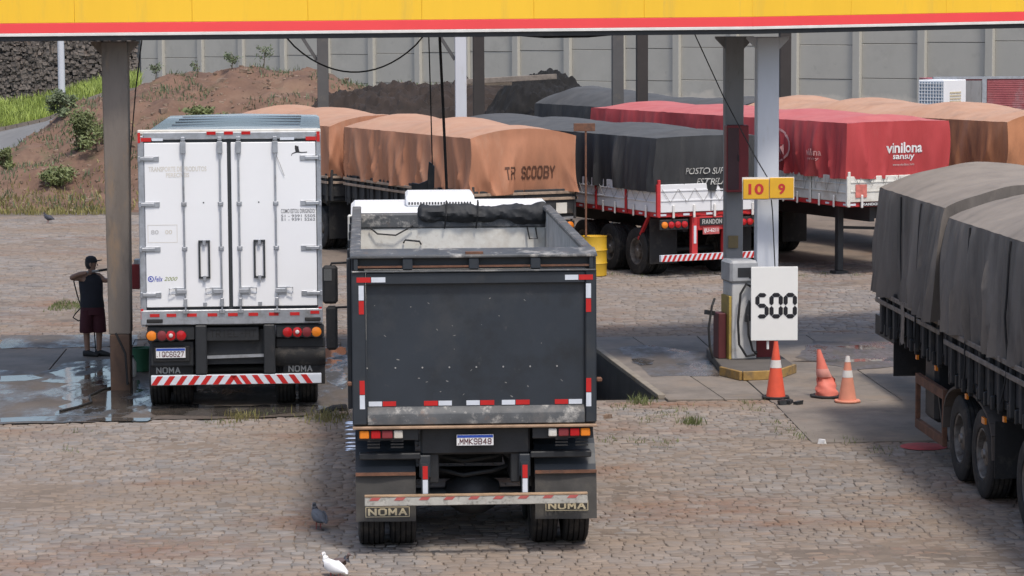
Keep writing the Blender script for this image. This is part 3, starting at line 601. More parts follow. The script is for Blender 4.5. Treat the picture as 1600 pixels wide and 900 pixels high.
for a, b, k in ((228.5, 357, 0), (363, 495, 1)):
    d = B('door', m_door, wt, X(a), X(b), -.004, .028, Z(477), Z(219), bevel=.008)
    rods = (289, 346) if k == 0 else (375, 432)
    for px in rods:
        MB().cyl((X(px), -.03, Z(484)), (X(px), -.03, Z(209)), .0135, n=10).build('locking_rod', m_galv, d)
        for q0, q1, q2, q3 in ((.038, .055, 236, 217), (.03, .06, 216, 210), (.025, .05, 476, 463), (.04, .04, 487, 481)): B('rod_bracket', m_galv, d, X(px) - q0, X(px) + q0, -q1, -.008, Z(q2), Z(q3), bevel=.006)
        for py in (315, 385):
            mb = MB().box(X(px) - .038, X(px) + .038, -.014, -.006, Z(py + 3.5), Z(py - 3.5)).box(X(px) - .022, X(px) + .022, -.052, -.006, Z(py + 2.5), Z(py - 2.5)); mb.build('rod_guide', m_galv, d, .005)
        sg = -1 if px in (289, 346) else 1
        mb = MB().box(X(px) - .12 if px in (346, 289) else X(px) - .02, X(px) + .02 if px in (346, 289) else X(px) + .12, -.05, -.02, Z(455), Z(449))
        xo = X(px) + sg * .14
        mb.box(min(X(px), xo), max(X(px), xo), -.022, -.006, Z(458), Z(446)); mb.tube([(xo + sg * .0, -.03, Z(447)), (xo + sg * .085, -.05, Z(447)), (xo + sg * .085, -.05, Z(456)), (xo, -.03, Z(456))], .009, 6)
        mb.build('latch_handle', m_galv, d, .003)
    hx = 219.5 if k == 0 else 502.5; sg = 1 if k == 0 else -1
    for py in (244, 315, 385.5, 457):
        mb = MB().box(min(X(hx), X(hx + sg * 24)), max(X(hx), X(hx + sg * 24)), -.03, -.005, Z(py + 2.6), Z(py - 2.6)).cyl((X(hx + sg * 1), -.03, Z(py + 4.5)), (X(hx + sg * 1), -.03, Z(py - 4.5)), .02)
        mb.box(min(X(hx + sg * 8), X(hx + sg * 32)), max(X(hx + sg * 8), X(hx + sg * 32)), -.018, -.005, Z(py + 4.4), Z(py - 4.4)).build('hinge', m_galv, d, .006)
    cx = 319.5 if k == 0 else 405.5
    mb = MB()
    for a_, b_, c_, d_ in ((-9, -6, 374, 431), (6, 9, 374, 431), (-9, 9, 372, 375.5), (-9, 9, 429, 432)): mb.box(X(cx + a_), X(cx + b_), -.035, -.006, Z(d_), Z(c_))
    mb.build('door_strap', m_seal, d); 
    for py in (374, 430): MB().box(X(cx - 2.5), X(cx + 2.5), -.05, -.036, Z(py + 6), Z(py - 3)).build('strap_buckle', m_galv, d, .004)
    B('vent', m_galv, d, X(cx - 3), X(cx + 3), -.012, -.005, Z(476), Z(470))
    B('bolt', m_dark, d, X(cx - 1), X(cx + 1), -.008, -.005, Z(314), Z(312))
    pl = lambda a, b: (a, -.0065, b)
    if k == 0:
        m_f = mat('faded_print', (.66, .63, .57), .5)
        text('TRANSPORTE DE PRODUTOS', m_f, d, (X(235), X(325), Z(264), Z(256)), pl, bold=.02); text('PERECIVEIS', m_f, d, (X(262), X(298), Z(273), Z(266)), pl, bold=.02)
        m_f2 = mat('faded_digits', (.52, .52, .52), .5)
        text('80', m_f2, d, (X(237), X(249), Z(362), Z(355)), pl, bold=.02); text('00', m_f, d, (X(259), X(270), Z(362), Z(355)), pl, bold=.02)
        mb = MB(); 
        for q in ((232, 278, 347, 347.8), (232, 278, 374.2, 375), (232, 232.8, 347, 375), (277.2, 278, 347, 375)): mb.box(X(q[0]), X(q[1]), -.006, -.005, Z(q[3]), Z(q[2]))
        mb.build('faded_outline', m_f, d)
        m_lb = mat('logo_blue', (.03, .06, .42), .4); m_lg = mat('logo_green', (.25, .3, .06), .4)
        ring = MB(); cxx, czz = X(235.5), Z(432)
        ring.add([(cxx + r_ * math.cos(t), -.0065, czz + r_ * math.sin(t)) for r_ in (.042, .03) for t in np.linspace(0, 2 * math.pi, 25)[:-1]], [(i, (i+1)%24, 24+(i+1)%24, 24+i) for i in range(24)])
        ring.build('logo_ring', m_lb, d, fixn=False)
        text('R', m_lb, d, (cxx - .017, cxx + .017, czz - .018, czz + .018), pl, bold=.04); text('Felix', m_lb, d, (X(241), X(254), Z(436), Z(428)), pl, shear=.3, bold=.01); text('2000', m_lg, d, (X(256), X(277), Z(435), Z(429)), pl, shear=.35)
    else:
        m_cg = mat('grey_print', (.16, .16, .17), .5)
        text('COMO ESTOU DIRIGINDO?', m_cg, d, (X(440), X(493.5), Z(331), Z(324)), pl, bold=.012)
        text('51 - 9391 5505', m_cg, d, (X(440), X(493.5), Z(337.5), Z(333)), pl, bold=.008); text('51 - 9391 5262', m_cg, d, (X(440), X(493.5), Z(343), Z(338.6)), pl, bold=.008)
        ow = [(463, 225), (465, 224.5), (466.5, 226), (468.5, 225), (469, 230), (470, 234.5), (474, 235), (482, 234.6), (482, 236), (472, 236.5), (466, 236), (459, 238), (458, 241), (457, 240), (458.5, 237), (464, 234.5), (463, 230)]
        MB().add([(X(a_), -.0065, Z(b_)) for a_, b_ in ow], [tuple(range(len(ow)))]).build('bird_sticker', m_ink, d, smooth=False, fixn=False)
        MB().tube([(X(433), -.02, Z(238)), (X(440), -.03, Z(255)), (X(446), -.02, Z(272))], .004, 5).build('loose_wire', m_grey, d)
# sill, chassis, lights
B('rear_sill', m_galv, wt, -W2, W2, -.01, .1, Z(505), Z(481.5), bevel=.012)
for px in (227, 253, 285, 317, 349, 381, 413, 446): 
    px += 6; B('reflector', m_red, wt, X(px), X(px + 15), -.016, -.011, Z(492), Z(487)) if px < 470 else None
B('reflector', m_red, wt, X(484), X(498), -.016, -.011, Z(490), Z(485))
for px in (228, 475): B('rubber_buffer', m_black, wt, X(px), X(px + 25), -.05, -.011, Z(501), Z(495), bevel=.01)
B('chassis', m_dark, wt, -.45, .45, .15, 8.5, .65, 1.14)
lb = B('light_panel', m_dark, wt, X(228), X(302), .02, .09, Z(529), Z(508), bevel=.01); rb = B('light_panel', m_dark, wt, X(430), X(505), .02, .09, Z(527), Z(507), bevel=.01)
for par, lst in ((lb, ((235, m_amber), (251, m_maroon), (265, m_redlens), (281, m_redlens))), (rb, ((448, m_redlens), (463, m_redlens), (478, m_maroon), (493, m_amber)))):
    for px, mm in lst:
        py = 521.5 if px < 400 else 518.5
        lamp = MB().lathe([(.072, .0), (.072, -.018), (.06, -.024), (.001, -.027)], (X(px), .02, Z(py)), 'y', 20).build('tail_lamp', mm, par)
        MB().lathe([(.085, .0), (.085, -.02), (.073, -.022), (.073, 0)], (X(px), .018, Z(py)), 'y', 20).build('lamp_ring', m_black, lamp)
        if px in (265, 463): MB().lathe([(.03, 0), (.02, -.012), (.001, -.014)], (X(px), -.008, Z(py)), 'y', 14).build('inner_lens', m_clear, lamp)
cp = B('cross_panel', m_dark, wt, X(318), X(403), .05, .12, Z(532), Z(510), bevel=.01)
strokes('TRIEL-HT', m_black, cp, (X(326), X(398), Z(526), Z(514)), lambda a, b, d: (a, .047 - d, b), 1.0)
for px in (303, 410): B('chassis_bracket', m_dark, wt, X(px), X(px + 18), -.02, .12, Z(583), Z(506), bevel=.015)
B('tool_box', m_dark, wt, X(232), X(301), .1, .165, Z(572), Z(531), bevel=.02); B('plate_frame', m_black, wt, X(237), X(294), .06, .099, Z(564), Z(539), bevel=.01)
plate(wt, X(241), X(287), .055, Z(557.5), Z(542), '.IQC6G27')
B('spare_wheel_carrier', m_dark, wt, X(428), X(506), .1, .165, Z(545), Z(528), bevel=.02)
MB().lathe([(.1, -.36), (.17, -.36), (.19, -.3), (.19, .3), (.17, .36), (.1, .36)], (X(467), .26, Z(556)), 'x', 26).build('spare_tyre', m_tyre, wt)
MB().bar((X(320), .1, Z(558)), (X(412), .1, Z(556)), .05, .04).build('cross_member', m_galv, wt)
for px, sd in ((232, -1), (440, 1)):
    f = B('mud_flap', m_black, wt, X(px), X(px + 66), .17, .19, Z(604), Z(535))
    strokes('NOMA', m_grey, f, (X(px + 8), X(px + 46), Z(584), Z(574)), lambda a, b, d: (a, .167 - d, b), 1.2)
bp = B('underrun_bar', m_white_r, wt, X(233), X(500), -.02, .08, Z(600), Z(585), bevel=.005)
x_ = 233; k = 0; zb0, zb1 = Z(599.6), Z(585.4); ctr = 366
while x_ < 494:
    sh = .09 if x_ < ctr - 8 else -.09
    x0_, x1_ = X(x_), X(x_ + 9)
    q = [(x0_, zb0), (x1_, zb0), (x1_ + sh, zb1), (x0_ + sh, zb1)]
    q = [(min(max(a, X(233)), X(500)), b) for a, b in q]
    MB().prism(q, 'y', -.023, -.0205).build('reflective_stripe', m_red, bp, smooth=False); x_ += 19.2 if abs(x_ - ctr) > 12 else 14; k += 1
duals(wt, 2.42, .74, .5); duals(wt, 2.42, 2.0, .5)
wheel(wt, -1.08, 8.6, .5, -1); wheel(wt, 1.08, 8.6, .5, 1)
cabm = MB().prism([(8.15, .55), (8.15, 2.9), (8.5, 3.2), (9.7, 3.1), (10.1, 1.9), (10.15, .55)], 'x', -1.22, 1.22).build('cab', m_white, wt, .04)
B('windscreen', m_glass, cabm, -1.0, 1.0, 10.02, 10.04, 2.0, 2.6)
B('side_window', m_glass, cabm, -1.225, -1.222, 8.9, 9.6, 1.9, 2.6); B('side_window', m_glass, cabm, 1.222, 1.225, 8.9, 9.6, 1.9, 2.6)
# ---------------------------------------------------------------- dump truck
Y0 = 27.3; S = F / Y0
dt = thing('dump_truck', 'charcoal tipper truck with closed tailgate in the foreground', 'truck', (P(741, 500, Y0).x, Y0, 0), R(3.1))
X = lambda px: (px - 741) / S
Z = lambda py: CAMH - (py - 30) / S
m_char = mat('charcoal_paint', (0.024, 0.03, 0.038), .5, 0, .18, 2.5, .05, 25, dirt=[((0.05, 0.048, 0.045), .42, 1.3), ((.16, .16, .16), .1, 9)])
m_char2 = mat('charcoal_worn', (0.075, 0.08, 0.085), .6, 0, .3, 3, .15, 30, dirt=[((.15, .14, .13), .5, 2.2), ((.5, .48, .44), .42, 6), ((.18, .11, .075), .34, 4)])
m_tg = mat('tailgate_paint', (0.026, 0.033, 0.043), .42, 0, .15, 1.0, .04, 18, dirt=[((0.05, 0.053, 0.057), .52, .9), ((0.018, 0.021, 0.025), .45, 1.6), ((.11, .105, .1), .22, 5)])
m_hopper = mat('hopper_inside', (.46, .44, .41), .7, 0, .2, 3, .15, 20, dirt=[((.18, .16, .14), .38, 2.5), ((.22, .14, .09), .35, 6)])
LBd = 6.9; W2 = 1.252; zb, zt = Z(668), Z(402)
for sd in (-1, 1):
    sx = lambda a, b: (min(sd * a, sd * b), max(sd * a, sd * b))
    B('side_wall', m_char, dt, *sx(W2 - .06, W2), .16, LBd, zb + .05, zt, bevel=.01); B('side_lining', m_hopper, dt, *sx(W2 - .066, W2 - .062), .2, LBd - .1, zb + .1, zt - .01)
    B('side_rail', m_char2, dt, *sx(W2 - .1, W2 + .012), .17, LBd, zt + .002, zt + .06, bevel=.012)
    for k in range(6): B('side_rib', m_char, dt, *sx(W2 + .001, W2 + .05), .6 + k * 1.2, .72 + k * 1.2, zb + .1, zt - .05, bevel=.01)
B('body_floor', m_char, dt, -W2 + .06, W2 - .06, .1, LBd, zb - .02, zb + .08)
hbd = B('headboard', m_white_old, dt, -W2 + .06, W2 - .06, LBd - .08, LBd, zb + .08, 2.86, bevel=.01)
B('headboard_cap', m_char2, dt, -W2 + .02, W2 - .02, LBd - .1, LBd + .1, 2.862, 3.05, bevel=.02)
MB().tube([(-.62, LBd - .1, 2.68), (-.6, LBd - .16, 2.72), (-.42, LBd - .16, 2.7), (-.4, LBd - .1, 2.66)], .012, 6).build('grab_handle', m_dark, hbd)
# tailgate
B('gate_post', m_char, dt, -W2, X(571), -.02, .14, zb + .02, Z(421), bevel=.012); B('gate_post', m_char, dt, X(916), W2, -.02, .14, zb + .02, Z(421), bevel=.012)
tb = B('gate_top_bar', m_char, dt, X(571) + .002, X(916) - .002, -.018, .14, Z(443), Z(424), bevel=.01)
B('gate_trim', m_char2, dt, -W2 + .01, W2 - .01, -.04, .1, Z(423.5), Z(421), bevel=.004)
pn = B('gate_panel', m_tg, dt, X(571) + .002, X(916) - .002, .04, .1, Z(638), Z(443) - .002)
MB().prism([(-.015, Z(665)), (-.015, Z(648)), (.038, Z(637)), (.1, Z(637)), (.1, Z(665))], 'x', X(572), X(915)).build('gate_bottom_bar', m_char2, dt, .006)
B('gate_lip', mat('rusty_lip', (.3, .2, .13), .7, 0, .4, 6, .1, 40), dt, -W2, W2, -.06, .12, Z(671), Z(667), bevel=.006)
# upper flap: recessed bays, dividers and sloping cap
B('flap_panel', m_char, dt, -W2 + .03, W2 - .03, .09, .12, Z(420.5), Z(402)); 
for px in (637, 741, 838): B('flap_divider', m_char, dt, X(px - 8), X(px + 8), .0, .089, Z(420), Z(402.5), bevel=.008)
for px in (556, 926): B('flap_divider', m_char, dt, X(px - 3), X(px + 3), .0, .089, Z(420), Z(402.5))
MB().prism([(-.01, zt), (-.01, zt + .03), (.3, zt + .075), (.34, zt + .065), (.12, zt)], 'x', -W2 - .01, W2 + .01).build('cap_rail', m_char2, dt, .008)
B('cap_patch', m_rust, dt, X(728), X(756), .02, .1, zt + .035, zt + .058)
B('flap_rod', m_rust, dt, -W2 + .03, W2 - .03, .02, .05, Z(417), Z(414))
rs = []
def strip2(a, b, py0, py1, mm): B('reflective_strip', mm, pn, X(a), X(b), -.0235, -.0195, Z(py1), Z(py0))
strip2(557, 579, 431, 439, m_red); strip2(580, 602, 431, 439, m_white_r); strip2(884, 905, 430, 438, m_white_r); strip2(906, 928, 430, 438, m_red)
for px in (560, 917): 
    strip2(px, px + 8, 444, 467, m_white_r); strip2(px, px + 8, 468, 489, m_red); strip2(px, px + 8, 594, 616, m_red); strip2(px, px + 8, 617, 639, m_white_r)
def strip3(a, b, mm): B('reflective_strip', mm, pn, X(a), X(b), .033, .039, Z(636), Z(628.5))
for a, b, mm in ((574, 595, m_white_r), (596, 617, m_red), (661, 683, m_red), (684, 705, m_white_r), (728, 749, m_white_r), (750, 772, m_red), (784, 805, m_white_r), (806, 828, m_red), (868, 889, m_red), (890, 911, m_white_r)): strip3(a, b, mm)
bolt = MB().lathe([(.012, 0), (.012, -.008), (.001, -.01)], (0, 0, 0), 'y', 8).mesh('rivet', m_grey)
for k in range(8): inst('rivet', bolt, pn, (X(572 + 42.5 * k + (2 if k else 0)), .04, Z(575.5)), (0, 0, 0), (.75, .75, .75))
chip = MB().lathe([(.012, 0), (.012, -.008), (.001, -.01)], (0, 0, 0), 'y', 7).mesh('paint_chip', mat('bare_primer', (.2, .2, .19), .7, 0, .3, 30))
for px, py in ((715, 530), (686, 514), (701, 515), (785, 497), (751, 510), (645, 477), (670, 476), (820, 470), (660, 603), (698, 603), (786, 603), (826, 603), (626, 560), (712, 548), (740, 585), (850, 540), (600, 520), (880, 600), (770, 470), (690, 620), (648, 590), (805, 618), (725, 620), (590, 480)):
    inst('paint_chip', chip, pn, (X(px + random.uniform(-6, 6)), .0405, Z(py + random.uniform(-6, 6))), (0, random.uniform(-1, 1), 0), (random.uniform(.3, 1.5), .3, random.uniform(.2, .6)))
B('hinge_pin', m_rust, dt, W2, W2 + .06, 0, .06, Z(601), Z(594), bevel=.01); B('hinge_pin', m_rust, dt, -W2 - .05, -W2, 0, .06, Z(603), Z(596), bevel=.01)
# under the body
for sd in (-1, 1): B('chassis_beam', m_dark, dt, sd * .42 - .05, sd * .42 + .05, .12, 9.3, .74, zb - .05, bevel=.01)
for a_, b_ in ((558, 655), (829, 926)): B('rear_cross_member', m_dark, dt, X(a_), X(b_), .05, .2, Z(722), Z(712), bevel=.01)
B('rear_cross_member', m_dark, dt, X(655) + .002, X(829) - .002, .09, .2, Z(716), Z(672), bevel=.02)
for a_, b_ in ((556, 652), (832, 928)): B('light_bar', m_dark, dt, X(a_), X(b_), .0, .06, Z(690), Z(672), bevel=.006)
MB().lathe([(.02, -.3), (.12, -.28), (.22, -.12), (.24, 0), (.22, .12), (.12, .28), (.02, .3)], (0, .8, .52), 'x', 20).build('differential', m_dark, dt)
for z_ in (.8, .95): MB().tube([(-.4, .7, z_), (-.1, .6, z_ - .06), (.2, .62, z_ - .02), (.4, .7, z_ + .03)], .025, 8).build('air_pipe', m_dark, dt)
MB().box(-.36, .36, 1.6, 1.7, .7, 1.2).build('cross_member', m_dark, dt, .01)
for a, b, mm in ((559, 574, m_amber), (577, 592, m_redlens), (594, 611, m_maroon), (613, 627, m_white_old), (857, 870, m_white_old), (873, 889, m_maroon), (891, 906, m_redlens), (908, 923, m_amber)):
    B('tail_lamp', mm, dt, X(a), X(b), -.04, -.001, Z(686), Z(673.5), bevel=.008)
plate(dt, X(712), X(770), -.005, Z(699), Z(682), '.MMK9B48')
for px in (571, 608, 868, 900):
    mb = MB()
    for q in range(3): mb.box(X(px), X(px + 20), -.006, -.001, Z(702 - q * 5), Z(699.5 - q * 5))
    mb.build('step_grille', m_black, dt)
for px0, px1 in ((552, 647), (837, 935)):
    fd = MB(); cx0, cx1 = X(px0), X(px1)
    arc = [(.78 - .62 * math.cos(t), .62 + .62 * math.sin(t)) for t in np.linspace(.28, math.pi + .1, 16)]
    arc2 = [(.95 - .70 * math.cos(t), .62 + .60 * math.sin(t)) for t in np.linspace(math.pi + .1, -.1, 16)]
    o_ = len(fd.v)
    for i in range(15):
        (y0_, z0_), (y1_, z1_) = arc[i], arc[i + 1]
        fd.add([(cx0, y0_, z0_), (cx1, y0_, z0_), (cx1, y1_, z1_), (cx0, y1_, z1_), (cx0, y0_ * .97 + .03, z0_ - .02), (cx1, y0_ * .97 + .03, z0_ - .02), (cx1, y1_ * .97 + .03, z1_ - .02), (cx0, y1_ * .97 + .03, z1_ - .02)], [(0,3,2,1),(4,5,6,7),(0,1,5,4),(1,2,6,5),(2,3,7,6),(3,0,4,7)])
    fd.build('fender', m_char, dt)
    fl = MB().sheet(lambda a, b: (cx0 + (cx1 - cx0) * a, .15 - .05 * b + .012 * math.sin(a * 5 + b), Z(746) + (Z(822) - Z(746)) * b), 10, 8).build('mud_flap', mat('flap_rubber', (.055, .052, .048), .75, 0, .25, 3, .1, 30, dirt=(.1, .09, .075), damt=.4, dscale=2), dt)
    B('flap_strip', m_rust, fl, cx0, cx1, .11, .134, Z(749), Z(744))
    ta, tb_ = (567, 637) if px0 < 700 else (853, 921)
    q0 = 798 if px0 < 700 else 792
    yy = lambda a, b: (a, .135, b)
    strokes('NOMA', m_cream, fl, (X(ta + 4), X(tb_ - 4), Z(q0 + 14), Z(q0 + 2.5)), lambda a, b, d: (a, .083 - d, b), 1.3)
    mb = MB()
    for q in ((ta, tb_, q0, q0 + 1), (ta, tb_, q0 + 15.5, q0 + 16.5), (ta, ta + 1.2, q0, q0 + 16.5), (tb_ - 1.2, tb_, q0, q0 + 16.5)): mb.box(X(q[0]), X(q[1]), .081, .083, Z(q[3]), Z(q[2]))
    mb.build('lettering_frame', m_cream, fl)
for px in (662, 820):
    B('bar_bracket', m_char, dt, X(px - 9), X(px + 9), .06, .2, Z(752), Z(716), bevel=.01); h = B('bar_hanger', m_char, dt, X(px - 6), X(px + 6), .02, .056, Z(780), Z(728))
    B('reflective_strip', m_red, h, X(px - 4), X(px + 4), .014, .019, Z(753), Z(732)); B('reflective_strip', m_white_r, h, X(px - 4), X(px + 4), .014, .019, Z(776), Z(754))
    MB().bar((X(px), .3, Z(740)), (X(px) + (.25 if px < 741 else -.25), .5, Z(712)), .06).build('strut', m_dark, dt)
m_bar = mat('chipped_bar', (.42, .41, .37), .7, 0, .2, 5, .15, 40, dirt=[((.08, .07, .06), .44, 16), ((.3, .2, .14), .35, 6)])
ub = B('underrun_bar', m_bar, dt, X(566), X(918), -.1, -.02, Z(792), Z(778), bevel=.006)
B('bar_top', mat('bar_rust', (.35, .24, .15), .8, 0, .3, 8), ub, X(566), X(918), -.104, -.018, Z(777.5), Z(775.5))
m_fr = mat('faded_red', (.42, .1, .09), .6, 0, .2, 12)
for k in range(9):
    x0_, x1_ = X(573 + k * 39), X(587 + k * 39); MB().prism([(x0_, Z(783)), (x1_, Z(783)), (x1_ + .03, Z(778)), (x0_ + .03, Z(778))], 'y', -.103, -.101).build('reflective_stripe', m_fr, ub, smooth=False)
for yb in (.76, 2.1): duals(dt, 2.44, yb, .515)
for yb in (4.75, 8.2):
    for sd in (-1, 1): wheel(dt, sd * 1.1, yb, .515, sd)
for k in range(10):
    a = 2 * math.pi * k / 10
    MB().tube([(-1.24, 4.75 + .17 * math.cos(a), .52 + .17 * math.sin(a)), (-1.33, 4.75 + .17 * math.cos(a), .52 + .17 * math.sin(a)), (-1.37, 4.75 + .17 * math.cos(a), .52 + .17 * math.sin(a))], [.018, .016, .004], 8).build('chrome_lug_cap', m_chrome, dt)
B('fuel_tank', m_galv, dt, .75, 1.2, 5.6, 7.0, .45, 1.0, bevel=.08); B('tool_box', m_dark, dt, -1.2, -.75, 5.6, 7.0, .45, 1.0, bevel=.03)
for z in (1.75, 1.3): B('side_marker', m_amber, dt, -W2 - .03, -W2 - .002, 5.2, 5.26, z, z + .06)
# cab
cab = MB().prism([(7.35, .6), (7.35, 2.98), (7.6, 3.06), (8.3, 3.13), (9.1, 2.95), (9.45, 1.9), (9.5, .6)], 'x', -1.29, 1.29).build('cab', m_white, dt, .05)
B('rear_trim', m_white_old, cab, -1.33, -1.27, 7.3, 7.45, .9, 3.0, bevel=.015)
ac = MB().prism([(7.7, 3.07), (7.72, 3.2), (7.8, 3.23), (8.6, 3.24), (8.75, 3.12), (8.7, 3.05)], 'x', -.57, .32).build('roof_cooler', m_white, cab, .03)
for k in range(22): B('vent_slot', m_dark, ac, -.54 + k * .038, -.54 + k * .038 + .02, 7.695, 7.705, 3.1, 3.135)
B('side_window', m_glass, cab, -1.295, -1.291, 8.1, 8.9, 1.9, 2.7); B('side_window', m_glass, cab, 1.291, 1.295, 8.1, 8.9, 1.9, 2.7); B('windscreen', m_glass, cab, -1.1, 1.1, 9.36, 9.38, 1.95, 2.6)
Sm = F / (Y0 + 8.9)
def M(px, py): return ((px - 571 - (741 - 571) * Sm / S) / Sm, 8.9, CAMH - (py - 30) / Sm)
for (a, b, c, d, gl) in ((503, 527, 412, 472, 1), (508, 526, 476, 545, 0)):
    x0_, _, z1_ = M(a, c); x1_, _, z0_ = M(b, d)
    mr = B('mirror', m_black, dt, x0_, x1_, 8.85, 9.0, z0_, z1_, bevel=.035)
    if gl: B('mirror_glass', m_glass, mr, x0_ + .02, x1_ - .08, 8.844, 8.849, z1_ - .2, z1_ - .04)
    zz = z1_ + .03 if gl else z1_ - .02
    MB().tube([((x0_ + x1_) / 2, 8.92, z1_ - .04), ((x0_ + x1_) / 2 + .02, 8.9, zz), (-1.25, 8.8, zz + .02)], .016, 6).build('mirror_arm', m_black, dt)
# rolled tarpaulin on the headboard
m_roll = mat('black_canvas', (.016, .018, .021), .7, 0, .3, 5, .5, 12)
def rollf(a, b):
    x = -.44 + 1.68 * a; t = 2 * math.pi * b; r = .11 + .045 * nz(x * 2.6, 3, 0) + .035 * nz(x * 5, math.cos(t) * 1.2, math.sin(t) * 1.2) + .015 * nz(x * 14, math.cos(t) * 3, math.sin(t) * 3) + .035 * sstep(.7, 1, a) * (1 - sstep(.93, 1, a))
    r *= sstep(-.02, .03, a) * (1 - .6 * sstep(.97, 1.0, a))
    return (x, LBd - .06 + r * math.cos(t) * 1.1, 3.07 - .05 * a + r * math.sin(t) + .06 * nz(x * 2.0, 9, 0))
tag(MB().sheet(rollf, 120, 24).build('rolled_tarpaulin', m_roll), 'rolled black tarpaulin lying on the headboard of the dump truck', 'tarpaulin')
bpy.data.objects['rolled_tarpaulin'].location = dt.location; bpy.data.objects['rolled_tarpaulin'].rotation_euler = dt.rotation_euler
RT = bpy.data.objects['rolled_tarpaulin']
for cp_ in [[(x, LBd - .13, 2.86), (x + .02, LBd - .2, 3.02), (x + .03, LBd - .14, 3.18), (x + .03, LBd + .02, 3.2), (x + .03, LBd + .14, 3.05)] for x in (.3, -.1)] + [[(-.5, LBd - .13, 2.9), (-.72, LBd - .15, 2.78), (-.95, LBd - .15, 2.8), (-1.05, LBd - .12, 2.88)], [(.95, LBd - .12, 2.88), (.98, LBd - .15, 2.72), (1.08, LBd - .15, 2.72), (1.06, LBd - .12, 2.86)]]:
    MB().tube(cp_, .011, 6).build('tie_cord', m_black, RT)
# ---------------------------------------------------------------- covered trailers
def tarp(W, L, z0, z1, crown, seed, amp=.05, bows=4, hem=.05, ends=.72, mb=None, flat=0, ny=None, pleat=.02):
    H = z1 - z0; w2 = W / 2
    rid = lambda a, b, c: (1 - min(1, abs(nz(a, b, c)) * 3.0)) ** 2
    def fold(a, z, k):
        d = max(0, min(1, (z1 - z) / H)); g = d ** .8; sk = .45 * math.sin(seed + k) ; cl = .12 * nz(a * .5, seed, k)
        return amp * g * (1.1 * rid(a * .75 + z * sk + cl, z * .12, seed + k) + .8 * rid(a * 1.6 - z * sk * 1.3, z * .2, seed + k + 9) + .45 * rid(a * 3.4 + z * .3, z * .3, seed + k + 17) + 1.2 * nz(a * .6, z * .5, seed + k + 3) - .7) + pleat * (.25 + .75 * d) * (rid(a * 3.1 + z * .12, z * .1, seed + k + 40) + .6 * rid(a * 6.5, z * .12, seed + k + 50)) * min(1, d * 12) + .03 * math.sin(d * math.pi) * (1 - flat)
    def hemz(a, k): return z0 + hem * (nz(a * .7, seed, k) + .5 * nz(a * 2.3, seed, k + 3))
    def cr(y):
        e = ends + (1 - ends) * sstep(0, .9, y) * sstep(0, .9, L - y)
        return crown * e * (.8 + .2 * math.cos(2 * math.pi * (y * bows / L + .1)) + .15 * nz(y * .8, seed, 4))
    def top(x, y): return z1 + cr(y) * (1 - abs(x / w2) ** 2.2) + .012 * nz(x * 3, y * 3, seed)
    rear = lambda x, z: -fold(x, z, 20)
    mb = mb or MB(); ny = ny or int(L * 17); nzz = 18; nx = 18
    for sd, k in ((-1, 1), (1, 5)):
        def side(a, b):
            y = a * L; z = z1 + (hemz(y, k) - z1) * b; x = sd * (w2 + fold(y, z, k)) if b > 0 else sd * w2
            return (x, y + rear(sd * w2, z) * sstep(.4, 0, y), z)
        mb.sheet(side, ny, nzz)
    mb.sheet(lambda a, b: ((b * 2 - 1) * w2, a * L, top((b * 2 - 1) * w2, a * L)), ny, nx)
    for e in (0, 1):
        def end(a, b):
            s_ = a * 2 - 1; zh = (hemz(s_, 30 + e) * (1 - abs(s_) ** 8) + hemz(e * L, 1 if s_ < 0 else 5) * abs(s_) ** 8); zt_ = top(s_ * w2, e * L)
            z = zt_ + (zh - zt_) * b; sdx = 1 if s_ > 0 else -1
            x = s_ * (w2 + (fold(e * L, min(z, z1), 1 if s_ < 0 else 5) if b > 0 else 0) * abs(s_) ** 3)
            return (x, (e * L) + (rear(s_ * w2, z) * (1 if not e else -1) if z < z1 else 0), z)
        mb.sheet(end, 52, nzz)
    return mb, rear, lambda y, z, sd: sd * (w2 + fold(y, z, 1 if sd < 0 else 5))
def canvas(name, col, dirt, var=.1, rough=.75, top_tone=None):
    return mat(name, col, rough, 0, var, 2.2, .45, 4, dirt=dirt, stretch=(1, 1, .3), top_tone=top_tone)
